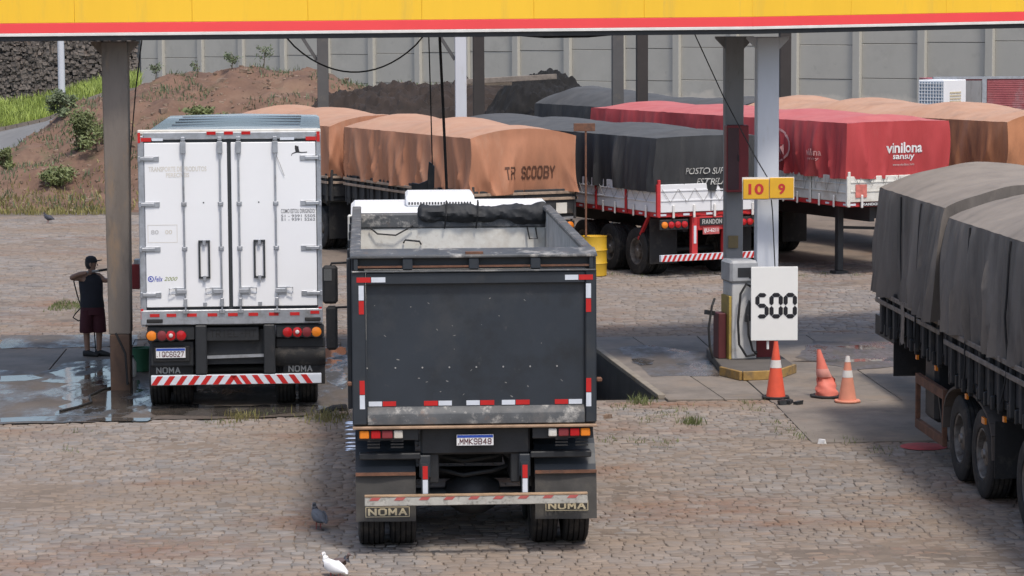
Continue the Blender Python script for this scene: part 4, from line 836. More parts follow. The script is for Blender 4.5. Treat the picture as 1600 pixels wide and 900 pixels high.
def trailer(name, label, group, loc, rz, L, W, zb, zt, ztop, crown, seed, mtarp, mboard, mrail, mframe, hem0, axles, style, amp=.05, bows=4, ends=.7, pleat=.02, straps=()):
    t = thing(name, label, 'trailer', loc, rz, group)
    tb, rear, sidef = tarp(W + .06, L, hem0, ztop, crown, seed, amp, bows, ends=ends, pleat=pleat)
    tp = tb.build('tarpaulin', mtarp, t); tp.data.set_sharp_from_angle(angle=R(55))
    w2 = W / 2
    for y in straps:
        for sd in (-1, 1): MB().tube([(sidef(y, z_, sd) + sd * .012, y + .04 * nz(z_ * 2, y), z_) for z_ in np.linspace(ztop - .03, zb + .12, 14)], .013, 5).build('tie_strap', m_black, t)
        MB().tube([(x_, y + .02 * nz(x_ * 2, y), ztop + crown * .9 * (1 - abs(x_ / (W / 2 + .03)) ** 2.2) * 1.12 + .02) for x_ in np.linspace(-W / 2 - .03, W / 2 + .03, 15)], .013, 5).build('tie_strap', m_black, t) if crown < 0 else None
    # load / inner core so that nothing shows through
    B('load', m_dark, t, -w2 + .3, w2 - .3, .3, L - .3, zb + .1, ztop - .12)
    B('bed_frame', mframe, t, -w2 + .01, w2 - .01, .01, L - .01, zb, zb + .1, bevel=.01)
    np_ = max(2, round(L / 1.45)); pw = L / np_
    for sd in (-1, 1):
        for k in range(np_):
            a, b = k * pw + .04, (k + 1) * pw - .04
            pan = MB().box(min(sd * (w2 - .05), sd * w2), max(sd * (w2 - .05), sd * w2), a, b, zb + .105, zt)
            pan.build('side_board', mboard, t, .008)
            xr = lambda o1, o2: (min(sd * (w2 + o1), sd * (w2 + o2)), max(sd * (w2 + o1), sd * (w2 + o2)))
            if style == 'panel':
                for zz in (.36, .68): B('board_ridge', mboard, t, *xr(.001, .022), a + .02, b - .02, zb + .1 + (zt - zb - .1) * zz, zb + .13 + (zt - zb - .1) * zz, bevel=.006)
                B('stake', mrail, t, *xr(.002, .035), k * pw - .035, k * pw + .035, zb + .02, zt, bevel=.006)
                for q in (.3, .72): B('latch', m_fwh, t, *xr(.024, .06), a + (b - a) * q, a + (b - a) * q + .05, zb - .02, zb + .24, bevel=.012)
            else:
                nst = 3
                for q in range(nst): B('stake', mboard, t, *xr(.001, .06), a + (b - a) * (q + .3) / nst, a + (b - a) * (q + .3) / nst + .08, zb - .02, zt, bevel=.01)
                for zz in (.62, .86): B('slat', mrail, t, *xr(.062, .085), a - .02, b + .02, zb + .1 + (zt - zb - .1) * zz - .03, zb + .1 + (zt - zb - .1) * zz + .03, bevel=.006)
                for q in range(4): B('rail_hook', mframe, t, *xr(.001, .05), a + (b - a) * (q + .5) / 4, a + (b - a) * (q + .5) / 4 + .05, zb - .06, zb + .1, bevel=.01)
            if style == 'panel' :
                for q in range(4): B('reflector', m_red if q % 2 else m_white_r, t, *xr(-.008, .004), a + (b - a) * q / 4, a + (b - a) * q / 4 + .14, zb + .03, zb + .07)
    for e, yy in ((0, -.005), (1, L + .005)):
        for sd in (-1, 1):
            B('end_board', mboard, t, min(sd * .01, sd * (w2 - .05)), max(sd * .01, sd * (w2 - .05)), yy - .02, yy + .02, zb + .105, zt, bevel=.008)
            B('corner_post', mrail if style == 'panel' else mboard, t, min(sd * (w2 - .05), sd * (w2 + .01)), max(sd * (w2 - .05), sd * (w2 + .01)), yy - .03, yy + .03, zb, zt + .1, bevel=.008)
        if style == 'panel':
            for zz in (.4, .75): B('board_ridge', mboard, t, -w2 + .06, w2 - .06, yy - .035, yy + .035, zb + .1 + (zt - zb - .1) * zz, zb + .125 + (zt - zb - .1) * zz)
            if e == 0:
                for q in (-.95, -.45, .05, .5, .98): B('latch', m_fwh, t, q, q + .05, -.07, -.027, zb - .02, zb + .26, bevel=.012)
                for q in range(9): B('reflector', m_red if q % 2 else m_white_r, t, -w2 + .05 + q * .28, -w2 + .2 + q * .28, -.004, .009, zb + .03, zb + .075)
        else:
            for zz in (.62, .86): B('slat', mrail, t, -w2 + .03, w2 - .03, yy - (.055 if e == 0 else -.03), yy + (-.03 if e == 0 else .055), zb + .1 + (zt - zb - .1) * zz - .03, zb + .1 + (zt - zb - .1) * zz + .03, bevel=.006)
    for sd in (-1, 1): B('chassis_beam', m_dark, t, sd * .45 - .06, sd * .45 + .06, .3, L - .2, zb - .35, zb - .002)
    B('underbody', m_dark, t, -.38, .38, .5, L - .5, zb - .3, zb - .05)
    for y in axles: duals(t, W - .06, y, .51)
    if axles:
        for sd in (-1, 1):
            B('mud_flap', m_black, t, sd * (w2 - .36) - .33, sd * (w2 - .36) + .33, max(.12, axles[0] - .68), max(.14, axles[0] - .66), .28, zb - .05)
    return t, tp, rear, sidef
DIAG = R(25)
m_or = canvas('orange_canvas', (.42, .188, .105), [((.31, .15, .088), .5, 1.2), ((.45, .27, .18), .42, .8), ((.2, .1, .06), .22, 3)], top_tone=((.46, .31, .22), .6))
m_or2 = canvas('brown_orange_canvas', (.42, .18, .085), [((.2, .09, .05), .52, 1.4), ((.46, .25, .17), .4, .9)], top_tone=((.48, .32, .23), .7))
m_rd = canvas('red_canvas', (.42, .045, .048), [((.38, .1, .085), .35, .7), ((.33, .03, .035), .4, 1.5)], .08, .6, top_tone=((.56, .22, .195), .5))
m_bk = canvas('black_canvas_sheet', (.028, .03, .033), [((.075, .073, .07), .45, 1.0), ((.02, .021, .024), .4, 2)], .2, top_tone=((.12, .118, .113), .6))
m_bk2 = canvas('faded_black_canvas', (.135, .118, .104), [((.21, .182, .158), .5, 1.1), ((.065, .058, .052), .46, 2.6)], .25, top_tone=((.27, .23, .19), .8))  # upright pale and dark streaks paint the pleats' light and shade, along with dirt
m_bdark = mat('dark_boards', (.028, .029, .031), .7, 0, .3, 4, .1, 30, dirt=(.09, .07, .055), damt=.4, dscale=4)
m_slat = mat('worn_slat', (.32, .24, .18), .75, 0, .3, 6, .1, 40, dirt=(.12, .09, .07), damt=.4, dscale=5)
m_slatg = mat('grey_slat', (.2, .17, .145), .75, 0, .3, 6, .1, 40, dirt=(.08, .065, .05), damt=.45, dscale=5)
m_wb = mat('white_boards', (.72, .73, .75), .45, 0, .05, 2, .03, 30, dirt=(.5, .46, .42), damt=.3, dscale=2)
m_tp = lambda rear: (lambda a, b: (a, rear(a, b) - .014, b))
# orange pair
cY = F / 73.5; c0 = P(737, 300, cY)
rdir = Vector((math.cos(DIAG), math.sin(DIAG), 0)); fdir = Vector((-math.sin(DIAG), math.cos(DIAG), 0))
def ctr(px, Y, W): c = P(px, 250, Y); c.z = 0; return c + rdir * W / 2
oc = ctr(737, cY, 2.45)
t, tp, rear, sf = trailer('cargo_trailer', 'orange tarpaulin trailer with dark stencilled letters on its rear', 'diagonal trailers', oc, DIAG, 7.3, 2.45, 1.2, 1.85, 2.98, .32, 3, m_or, m_bdark, m_slat, m_dark, 1.77, (.9, 2.15), 'slat', .15, 2, .6, .035)
x0 = -.55
strokes('TR SCOOBY', mat('stencil_brown', (.1, .042, .024), .7, 0, .3, 14), tp, (-.5, .74, 2.08, 2.36), lambda a, b, d: (a, rear(a, b) - .012 - d, b), 1.25)
B('light_bar', m_dark, t, -1.2, 1.2, -.02, .1, .95, 1.15)
for sd in (-1, 1):
    for q, mm in ((.66, m_redlens), (.88, m_redlens), (1.08, m_amber)): MB().lathe([(.085, 0), (.085, -.04), (.05, -.06), (.001, -.066)], (sd * q, -.02, 1.05), 'y', 18).build('tail_lamp', mm, t)
B('paper_plate', m_white_old, t, .74, 1.0, -.06, -.056, 1.32, 1.55); B('frame_strip', m_galv, t, -1.2, 1.2, -.015, .009, 1.19, 1.24)
t, tp, rear, sf = trailer('cargo_trailer', 'orange tarpaulin trailer behind the white box truck, ahead of the stencilled one', 'diagonal trailers', oc + fdir * 7.75 - rdir * .18, DIAG, 7.0, 2.5, 1.2, 1.85, 2.98, .36, 13, m_or, m_bdark, m_slat, m_dark, 1.77, (.9, 2.15), 'slat', .13, 2, .7, .035)
B('paper_plate', m_white_old, t, -1.27, -1.262, .9, 1.05, 1.3, 1.5)
# black tarp over white and red trailer
rc = ctr(1028, F / 74, 2.55)
t, tp, rear, sf = trailer('cargo_trailer', 'black tarpaulin trailer with white boards and bright red rear frame', 'diagonal trailers', rc, DIAG, 11.5, 2.55, 1.3, 2.0, 2.98, .2, 21, m_bk, m_wb, m_redpaint, m_redpaint, 1.84, (1.1, 2.4, 3.7), 'panel', .12, 3, .2, .045)
m_pl = mat('pale_lettering', (.45, .45, .43), .7, 0, .2, 10)
text('POSTO SUPER', m_pl, tp, (-.62, .45, 2.2, 2.34), m_tp(rear), shear=.25, bold=.008); text('ESTRELA -', m_pl, tp, (-.35, .45, 1.97, 2.11), m_tp(rear), shear=.25, bold=.008)
for sd in (-1, 1):
    lp = B('light_panel', m_dark, t, sd * .88 - .34, sd * .88 + .34, .0, .06, 1.03, 1.25, bevel=.01)
    for q, mm in enumerate((m_amber, m_redlens, m_redlens, m_redlens) if sd < 0 else (m_redlens, m_redlens, m_redlens, m_amber)):
        MB().lathe([(.07, 0), (.07, -.03), (.04, -.045), (.001, -.05)], (sd * .88 - .24 + q * .16, 0, 1.14), 'y', 16).build('tail_lamp', mm, lp)
    B('frame_leg', m_redpaint, t, sd * .38 - .07, sd * .38 + .07, .0, .12, .45, 1.29, bevel=.01); B('reflector', m_white_r, t, sd * .38 - .03, sd * .38 + .03, -.006, -.001, .72, 1.1)
    MB().bar((sd * 1.22, .5, 1.3), (sd * 1.2, 1.0, .78), .06).build('flap_stay', m_redpaint, t)
B('frame_cross', m_redpaint, t, -.3, .3, .0, .1, 1.0, 1.29, bevel=.01)
nb = B('name_plate', m_dark, t, -.27, .3, -.03, -.001, 1.1, 1.26); strokes('RANDON', m_pl, nb, (-.22, .26, 1.13, 1.23), lambda a, b, d: (a, -.032 - d, b), 1.1)
p_ = B('number_plate', mat('red_plate', (.45, .1, .1), .5), t, -.2, .2, -.03, -.001, .91, 1.06); text('IJU-6211', m_plate, p_, (-.17, .17, .935, 1.035), lambda a, b: (a, -.032, b), bold=.02)
ub = B('underrun_bar', m_white_r, t, -1.22, 1.22, -.04, .04, .36, .5, bevel=.005)
for k in range(20): MB().prism([(-1.2 + k * .12, .362), (-1.14 + k * .12, .362), (-1.07 + k * .12, .498), (-1.13 + k * .12, .498)], 'y', -.0435, -.0405).build('reflective_stripe', m_red, ub, smooth=False)
def ropes(lst):
    for q in lst: MB().tube(q, .0055, 5).build('lacing_rope', m_grey, t)
ropes([[(-1.31, .2 + k * .5, 1.9), (-1.32, .45 + k * .5, 1.62), (-1.31, .69 + k * .5, 1.9)] for k in range(22)])
ropes([[(-1.2 + k * .4, -.045, 1.9), (-1.0 + k * .4, -.05, 1.62), (-.81 + k * .4, -.045, 1.9)] for k in range(6)])
# red tarp trailer
dc = ctr(1325, F / 74, 2.5)
t, tp, rear, sf = trailer('cargo_trailer', 'red tarpaulin trailer with white lettering and dirty cream boards', 'diagonal trailers', dc, DIAG, 12.0, 2.5, 1.5, 2.15, 3.28, .18, 33, m_rd, m_white_old, m_white_old, m_redpaint, 2.1, (6.4, 7.7, 9.0), 'panel', .11, 3, .12, .035)
text('vinilona', m_plate, tp, (-.32, .62, 2.62, 2.85), m_tp(rear), bold=.025); text('sansuy', m_plate, tp, (-.14, .42, 2.45, 2.58), m_tp(rear), bold=.02); text('www.vinilona.com', m_pl, tp, (-.14, .42, 2.35, 2.4), m_tp(rear))
pls = lambda a, b: (sf(a, b, -1) - .014, a, b)
m_pk = mat('pinkish_print', (.58, .3, .28), .7)
for s0, s1, z0_, z1_, tx in ((1.5, 1.0, 2.55, 2.7, 'vinilona'), (1.45, 1.05, 2.44, 2.5, 'sansuy')): text(tx, m_pk, tp, (s0, s1, z0_, z1_), pls, bold=.01)
rg = MB(); 
for r_ in ((.52, .46),):
    n_ = 30; rg.add([pls(2.9 - q * 1.3 * math.cos(a_), 2.72 + q * .75 * math.sin(a_)) for q in r_ for a_ in np.linspace(0, 2 * math.pi, n_ + 1)[:-1]], [(i, (i+1)%n_, n_+(i+1)%n_, n_+i) for i in range(n_)])
rg.build('emblem_ring', m_pk, tp, fixn=False); text('FM', m_pk, tp, (3.3, 2.5, 2.5, 2.74), pls, bold=.03)
for s_ in (3.08, 2.78): rg = MB().add([pls(s_ - .06, 2.78), pls(s_ + .02, 2.78), pls(s_ - .02, 3.0), pls(s_ - .1, 3.0)], [(0, 1, 2, 3)]).build('emblem_bar', m_pk, tp, fixn=False)
nb = B('name_plate', m_dark, t, -.95, -.4, -.012, .007, 1.51, 1.59); strokes('RANDON', m_plate, nb, (-.9, -.45, 1.525, 1.58), lambda a, b, d: (a, -.014 - d, b), 1.1)
B('sticker', mat('faded_sticker', (.55, .16, .13), .6, 0, .3, 8), t, -1.08, -.8, -.043, -.038, 1.7, 1.98)
for sd in (-1, 1): B('landing_leg', m_dark, t, sd * .85 - .07, sd * .85 + .07, .9, 1.04, .06, 1.5, bevel=.01); B('leg_foot', m_dark, t, sd * .85 - .15, sd * .85 + .15, .85, 1.1, 0, .06)
MB().bar((-.85, .97, 1.0), (.85, .97, .9), .06).build('leg_brace', m_dark, t)
ropes([[(-1.29, .2 + k * .45, 2.12), (-1.29, .35 + k * .45, 1.75 + .1 * random.random()), (-1.29, .4 + k * .45, 2.12)] for k in range(14)])
ropes([[(-1.1 + k * .33, -.05, 2.12), (-1.0 + k * .33, -.05, 1.9 + .1 * random.random()), (-.95 + k * .33, -.045, 2.12)] for k in range(7)])
# right brown-orange
bc = ctr(1575, F / 72, 2.5)
trailer('cargo_trailer', 'rusty brown and orange tarpaulin trailer at the right edge behind the red one', 'diagonal trailers', bc, DIAG, 11.5, 2.5, 1.3, 1.95, 3.22, .34, 45, m_or2, m_bdark, m_slat, m_dark, 1.8, (1.1, 2.4), 'slat', .08, 3)
# far black
fc = ctr(1135, 70, 2.5)
trailer('cargo_trailer', 'low black tarpaulin trailer farthest back, before the concrete wall', 'diagonal trailers', fc, DIAG, 11.5, 2.5, 1.2, 1.9, 3.0, .5, 58, m_bk, m_bdark, m_slatg, m_dark, 1.6, (1.1, 2.4), 'slat', .08, 1)
# foreground truck on the right
def lft(Y): return 5.25 - .0613 * (Y - 31.7)
AR = math.atan(.0613)
def rl(Y, W): c = Vector((lft(Y), Y, 0)); return c + Vector((math.cos(AR), math.sin(AR), 0)) * W / 2
W = 2.5
t, tp, rear, sf = trailer('cargo_trailer', 'grey black tarpaulin trailer nearest the camera at the right edge', 'grey tarpaulin pair at right', rl(20.6, W), AR, 11.35, W, 1.2, 1.85, 3.12, .42, 61, m_bk2, m_bdark, m_slatg, m_dark, 1.78, (), 'slat', .1, 4, .7, .11, (2, 4.2, 6.4, 8.3, 10.2))
o_ = rl(20.6, W); ly = lambda Y: (Y - o_.y) / math.cos(AR)
for Y in (31.7, 30.55, 28.45): duals(t, W - .06, ly(Y), .515)
fe = MB(); yc = ly(31.1)
arcp = [(yc - 1.25 * math.cos(a_), .55 + .62 * math.sin(a_) ** .6) for a_ in np.linspace(.0, math.pi, 14)]
for (a0, b0), (a1, b1) in zip(arcp, arcp[1:]): fe.bar((-W / 2 + .32, a0, b0), (-W / 2 + .32, a1, b1), .64, .03)
fe.build('fender', mat('fender_brown', (.085, .07, .06), .8, 0, .2, 3, dirt=(.13, .1, .08), damt=.4, dscale=3), t)
B('mud_flap', m_black, t, -W / 2 + .02, -W / 2 + .64, yc - 1.3, yc - 1.28, .35, 1.0); B('side_marker', m_amber, t, -W / 2 - .03, -W / 2 - .005, yc - 1.0, yc - .85, .92, .99)
for q in (ly(31), ly(29.2), ly(27.5)): B('side_marker', m_amber, t, -W / 2 - .03, -W / 2 - .002, q, q + .08, 1.08, 1.14)
t, tp, rear, sf = trailer('cargo_trailer', 'grey black tarpaulin trailer just beyond the nearest one at right', 'grey tarpaulin pair at right', rl(32.15, W) , AR, 3.95, W, 1.32, 1.9, 3.22, .42, 71, m_bk2, m_bdark, m_slatg, m_dark, 1.84, (), 'slat', .1, 1, .7, .11, (1.25, 2.5))
o_ = rl(32.15, W)
gd = B('guard_frame', m_rust, t, -W / 2 + .04, -W / 2 + .1, .3, 1.9, .86, .98)
MB().box(-W / 2 + .04, -W / 2 + .1, .3, 1.9, .28, .4).box(-W / 2 + .04, -W / 2 + .1, 1.84, 1.9, .4, .86).box(-W / 2 + .04, -W / 2 + .1, .3, .36, .4, .86).build('guard_frame', m_rust, t, .006)
MB().bar((-W / 2 + .15, .6, .3), (-W / 2 + .15, 1.0, .9), .05).build('stay', m_dark, t)
B('air_tank', m_dark, t, -W / 2 + .12, -W / 2 + .5, 1.1, 1.7, .45, 1.25, bevel=.05); B('mud_flap', m_black, t, -W / 2 + .05, -W / 2 + .75, 3.3, 3.34, .75, 1.3)
for q in (.4, 1.5): B('side_marker', m_amber, t, -W / 2 - .03, -W / 2 - .002, q, q + .08, 1.2, 1.26)
B('chassis_beam', m_dark, t, -.4, .4, 3.9, 8.6, .7, 1.0)
rag = MB().sheet(lambda a, b: (-W / 2 - .09 - .04 * math.sin(a * 6) * b, 2.0 + a * .22 + .03 * nz(b * 4, a), 1.85 - b * .5 - .05 * nz(a * 5, 1)), 8, 10).build('tied_rag', m_slatg, t)
# ---------------------------------------------------------------- container with cooling unit
rf = thing('reefer_container', 'faded red corrugated container beside the white cooler by the wall', 'container', (P(1458, 150, 82).x, 82, 0), R(2))
m_cr = mat('faded_red_sheet', (.42, .12, .13), .6, 0, .2, 1.2, .05, 20, dirt=[((.45, .33, .34), .45, 1.0), ((.3, .06, .08), .4, 1.5)])
zc1 = P(1500, 121, 82).z
B('shell', m_cr, rf, .02, 6.5, .06, 2.4, .9, zc1 - .05)
for k in range(30): B('corrugation', m_cr, rf, 1.66, 6.4, .02, .058, 2.1 + k * .055, 2.13 + k * .055) if 2.13 + k * .055 < zc1 - .1 else None
B('top_rail', m_galv, rf, 0, 6.5, 0, .15, zc1 - .05, zc1 + .02); B('corner_post', m_galv, rf, 1.5, 1.64, 0, .1, .9, zc1 - .05); B('front_panel', m_colg, rf, 1.0, 1.49, .02, .058, .9, zc1 - .1)
for sd in (.5, 5.8): B('support_leg', m_dark, rf, sd, sd + .15, .4, 2.2, 0, .9)
cu = thing('cooling_unit', 'white cooling unit with blue grille beside the faded red container', 'cooling unit', (P(1462, 150, 80.5).x, 80.5, 0), R(-42))
B('stand', m_dark, cu, -.6, .6, .1, 1.0, 0, 2.2); B('case', m_white, cu, -.62, .3, 0, 1.2, 2.2, zc1 - .04, bevel=.02)
B('grille_back', mat('grille_blue', (.2, .26, .33), .6), cu, -.58, .26, -.02, -.001, 2.3, zc1 - .1)
mb = MB()
for k in range(9): mb.box(-.58 + k * .1, -.56 + k * .1, -.035, -.021, 2.3, zc1 - .1)
for k in range(15): mb.box(-.58, .26, -.036, -.022, 2.3 + k * .1, 2.32 + k * .1) if 2.32 + k * .1 < zc1 - .1 else None
mb.build('grille', m_white, cu)
mb = MB()
for k in range(9): mb.box(.301, .315, .3, .9, 2.5 + k * .09, 2.55 + k * .09)
mb.build('louvre', m_cream, cu)
# ---------------------------------------------------------------- barrel and sign post
bp_ = G(928, 433)
br = thing('steel_barrel', 'yellow steel barrel standing behind the dump truck', 'barrel', (bp_.x, bp_.y + .28, 0))
m_by = mat('barrel_yellow', (.55, .34, .025), .5, 0, .1, 4, .05, 20, dirt=(.3, .18, .05), damt=.35, dscale=3)
h = .86; r_ = .285
pr = [(.001, .01), (r_ - .01, .01), (r_, .02), (r_, h * .3), (r_ + .015, h * .33), (r_, h * .36), (r_, h * .63), (r_ + .015, h * .66), (r_, h * .69), (r_, h - .02), (r_ + .008, h), (r_ - .015, h), (r_ - .02, h - .03), (.001, h - .03)]
MB().lathe(pr, n=30, axis='z').build('drum', m_by, br)
sp = thing('sign_post', 'rusty pole with small rusty sign standing in the yellow barrel', 'sign post', (bp_.x - .16, bp_.y + .28, 0))
zs = P(915, 200, bp_.y).z
MB().cyl((0, 0, .84), (0, 0, zs), .022, n=8).build('pole', m_rust, sp); B('sign_plate', m_rust, sp, -.26, .2, -.03, -.01, zs - .08, zs + .09, bevel=.005)
B('pole_foot', m_dark, sp, -.08, .08, -.08, .08, .8, .845)
# manhole
mh = G(1443, 699, 0); t = tag(MB().lathe([(.001, .02), (.27, .02), (.3, .012)], (mh.x, mh.y, 0), 'z', 28).build('manhole_cover', mat('manhole_red', (.42, .06, .06), .7, 0, .25, 6)), 'flat red painted round cover on the ground beside the right truck', 'manhole cover')
# ---------------------------------------------------------------- concrete wall
m_wall = mat('wall_paint', (.43, .42, .375), .85, 0, .06, .5, .06, 14, dirt=[((.37, .36, .32), .45, .5), ((.48, .465, .415), .35, 1.2), ((.3, .29, .26), .26, 1.8)], lowz=((.55, .52, .45), 2.4, 1.0))
WR = Vector((P(1660, 100, 96).x, 96, 0)); WL = Vector((P(196, 100, 133).x, 133, 0)); wd_ = (WL - WR); WLn = wd_.length
wall = thing('concrete_wall', 'tall grey precast concrete panel wall along the back of the yard', 'wall', WR, math.atan2(wd_.y, wd_.x))
nb_ = 18; pw = WLn / nb_; ys = 1       # wall local x runs from right to left, local +y faces the camera
hs = [.2, 2.0, 3.35, 4.65, 6.1]
pil = MB().box(-.17, .17, -.1, .22, -.6, 6.15).mesh('pillar', m_wall, .015)
for i in range(nb_ + 1): inst('pillar', pil, wall, (i * pw, 0, -i / nb_ * 1.0))
for i in range(nb_):
    for a_, b_ in zip(hs, hs[1:]):
        dz = -(i + .5) / nb_ * 1.0
        B('panel', m_wall, wall, i * pw + .172, (i + 1) * pw - .172, -.06 + random.uniform(-.01, .01), .06 + random.uniform(-.012, .012), a_ + .009 + dz, b_ - .009 + dz, bevel=.01)
B('joint_backing', m_dark, wall, 0, WLn, -.09, -.075, -.6, 5.0)
# ---------------------------------------------------------------- earth mound, black heap
YC = 90.0
prof = [(-400, 262), (-60, 246), (0, 238), (40, 218), (75, 195), (100, 182), (130, 163), (160, 150), (200, 138), (240, 116), (290, 108), (330, 114), (370, 112), (410, 107), (470, 106), (500, 111), (520, 123), (560, 133), (620, 134), (700, 133), (800, 140), (900, 160), (1000, 190), (1100, 240), (1200, 320)]
PX = [(p - 800) * YC / F for p, _ in prof]; PZ = [max(0, CAMH - (y - 30) * YC / F) for _, y in prof]
def crest(x): return float(np.interp(x, PX, PZ))
def mound_z(x, y):
    c = crest(x + .8 * nz(x * .3, y * .3, 2)); y0 = 77.5 + 1.6 * nz(x * .2, 0, 5)
    up = sstep(y0, YC, y); dn = 1 - .55 * sstep(YC + .5, YC + 12, y)
    s_ = .5 * up + .5 * max(0, min(1, (y - y0) / (YC - y0)))
    return c * s_ * dn + (.3 * fbm(x * .5, y * .5, 1, 5) + .13 * fbm(x * 2.0, y * 1.6, 4, 5)) * min(1, s_ * 4) * min(1, c) - .03
m_mound = mat('mound_earth', (.15, .088, .06), .95, 0, .3, .8, .7, 6, dirt=[((.2, .13, .088), .5, .5), ((.085, .05, .038), .48, .9), ((.09, .1, .045), .4, .6), ((.24, .18, .13), .3, 2.5)])
x0_, x1_, y0_, y1_ = -25.5, 7.5, 76.5, 103.0
md = MB().sheet(lambda a, b: (x0_ + a * (x1_ - x0_), y0_ + b * (y1_ - y0_), mound_z(x0_ + a * (x1_ - x0_), y0_ + b * (y1_ - y0_))), 190, 120).build('earth_mound', m_mound, fixn=False)
tag(md, 'long brown earth mound rising behind the trucks, left of the black heap', 'earth mound')
def rocks(n, fn, smin, smax, m, name, parent):
    V = []; Fc = []; cube = np.array([(x, y, z) for x in (-1, 1) for y in (-1, 1) for z in (-1, 1)], float)
    ff = [(0,1,3,2),(4,6,7,5),(0,4,5,1),(2,3,7,6),(0,2,6,4),(1,5,7,3)]
    for k in range(n):
        p, s_ = fn(), random.uniform(smin, smax) * random.uniform(.6, 1)
        q = cube * np.array([s_ * random.uniform(.7, 1.5), s_ * random.uniform(.7, 1.3), s_ * random.uniform(.5, .9)]) + np.random.uniform(-.35, .35, (8, 3)) * s_
        a_ = random.uniform(0, 6.28); q[:, :2] = q[:, :2] @ np.array([[math.cos(a_), math.sin(a_)], [-math.sin(a_), math.cos(a_)]])
        o = len(V); V += [tuple(v + np.array(p)) for v in q]; Fc += [tuple(i + o for i in f) for f in ff]
    ob = MB().add(V, Fc).build(name, m, parent, smooth=False); ob['kind'] = 'stuff'; return ob
m_rock = mat('mound_rock', (.24, .17, .125), .9, 0, .35, 3, .2, 20)
def on_mound():
    x = random.uniform(-23, 1); y = random.uniform(77.5, 90.5); return (x, y, mound_z(x, y))
rocks(3600, on_mound, .015, .06, m_rock, 'clods', md); rocks(120, on_mound, .06, .14, m_rock, 'clods', md)
m_coal = mat('black_heap', (.007, .0065, .0065), .95, 0, .4, 2, .5, 10)
m_dsoil = mat('dark_brown_soil', (.03, .021, .017), .95, 0, .35, 1, .5, 8, dirt=[((.05, .034, .027), .4, .8), ((.014, .012, .011), .42, 1.2)])
def heap(name, m, label, pc, ptop, hw, Y, dep, power, seed):
    cx_, e_, w_ = P(pc, 100, Y).x, P(pc, ptop, Y).z, hw * Y / F
    def f(a, b):
        x, y = cx_ + (a * 2 - 1) * w_ * 1.15, Y + (b * 2 - 1) * dep * 1.1
        d = (abs((x - cx_) / w_) ** power + abs((y - Y) / dep) ** 2) ; tilt = 1 + .06 * (x - cx_) / w_
        return (x, y, max(-.15, e_ * tilt * (1 - d) * 1.03 + (.26 * fbm(x * 1.1, y * 1.1, seed, 5) + .2 * fbm(x * 3, y * 3, seed, 4)) - .05))
    return tag(MB().sheet(f, 170, 110).build(name, m, fixn=False), label, 'soil heap')
heap('soil_heap', m_dsoil, 'dark brown soil heap behind the orange tarpaulins, left of the black heap', 660, 137, 260, 86.5, 6.5, 4.5, 11)
heap('soil_heap', m_coal, 'black soil heap against the wall behind the orange tarpaulin', 842, 121, 128, 83.5, 4.8, 3.0, 3)
# pale board lying on heap
bb = thing('loose_board', 'long grey board lying across the black heap', 'board'); 
MB().bar(P(722, 128, 80.5), P(870, 119.5, 80.5), .1, .16).build('plank', m_slatg, bb, .01); MB().bar(P(722, 128, 80.5) + Vector((0, .2, -.05)), P(800, 126, 80.5) + Vector((0, .2, -.1)), .06, .1).build('batten', m_slatg, bb)
# ---------------------------------------------------------------- verge, road, gabion wall on the left
rowA = [(-200, 262), (0, 238), (75, 199), (130, 166), (160, 152), (230, 142)]
rowB = [(-200, 222), (0, 204), (75, 188), (130, 161), (160, 149), (230, 139)]
rowC = [(-200, 180), (0, 168), (75, 156), (130, 141), (160, 132), (230, 122)]
def rowpt(row, px, Y): return P(px, float(np.interp(px, [a for a, _ in row], [b for _, b in row])), Y)
m_road = mat('access_road', (.17, .17, .17), .9, 0, .12, 1, .1, 20)
m_turf = mat('verge_soil', (.09, .1, .035), .95, 0, .25, 1, .3, 10)
pxs = lambda a: -200 + 420 * a
struct(MB().sheet(lambda a, b: rowpt(rowA, pxs(a), 90.2).lerp(rowpt(rowB, pxs(a), 96.5), b) - Vector((0, 0, .1 * (1 - b))), 40, 6).build('access_road', m_road, fixn=False))
struct(MB().sheet(lambda a, b: rowpt(rowB, pxs(a), 96.4).lerp(rowpt(rowC, pxs(a), 102.2), b) + Vector((0, 0, .05 + .12 * nz(a * 30, b * 4))), 50, 12).build('verge', m_turf, fixn=False))
kb = MB()
for k in range(24):
    a_, b_ = rowpt(rowB, pxs(k / 24), 96.3), rowpt(rowB, pxs((k + .95) / 24), 96.3); kb = MB().bar(a_ + Vector((0, 0, .03)), b_ + Vector((0, 0, .03)), .14, .16)
    kb.build('kerb_stone', m_conc, bpy.data.objects['access_road'])
def blades(n, fn, h0, h1, w, m, name, parent=None, lean=.5):
    V = []; Fc = []
    for k in range(n):
        p = Vector(fn()); h_ = random.uniform(h0, h1); a_ = random.uniform(0, 6.28); dx, dy = math.cos(a_), math.sin(a_); l_ = random.uniform(0, lean) * h_; b_ = random.uniform(0, 6.28)
        ex, ey = math.cos(b_) * l_, math.sin(b_) * l_; o = len(V)
        V += [(p.x - dx * w, p.y - dy * w, p.z), (p.x + dx * w, p.y + dy * w, p.z), (p.x + ex * .4 + dx * w * .7, p.y + ey * .4 + dy * w * .7, p.z + h_ * .6), (p.x + ex * .4 - dx * w * .7, p.y + ey * .4 - dy * w * .7, p.z + h_ * .6), (p.x + ex, p.y + ey, p.z + h_)]
        Fc += [(o, o+1, o+2, o+3), (o+3, o+2, o+4)]
    ob = MB().add(V, Fc).build(name, m, parent, smooth=False, fixn=False); return ob
def leafmat(name, col):
    m = mat(name, col, .6, 0, .4, 1.5); t_ = m.node_tree; b_ = t_.nodes['Principled BSDF']
    b_.inputs['Subsurface Weight'].default_value = 0; return m
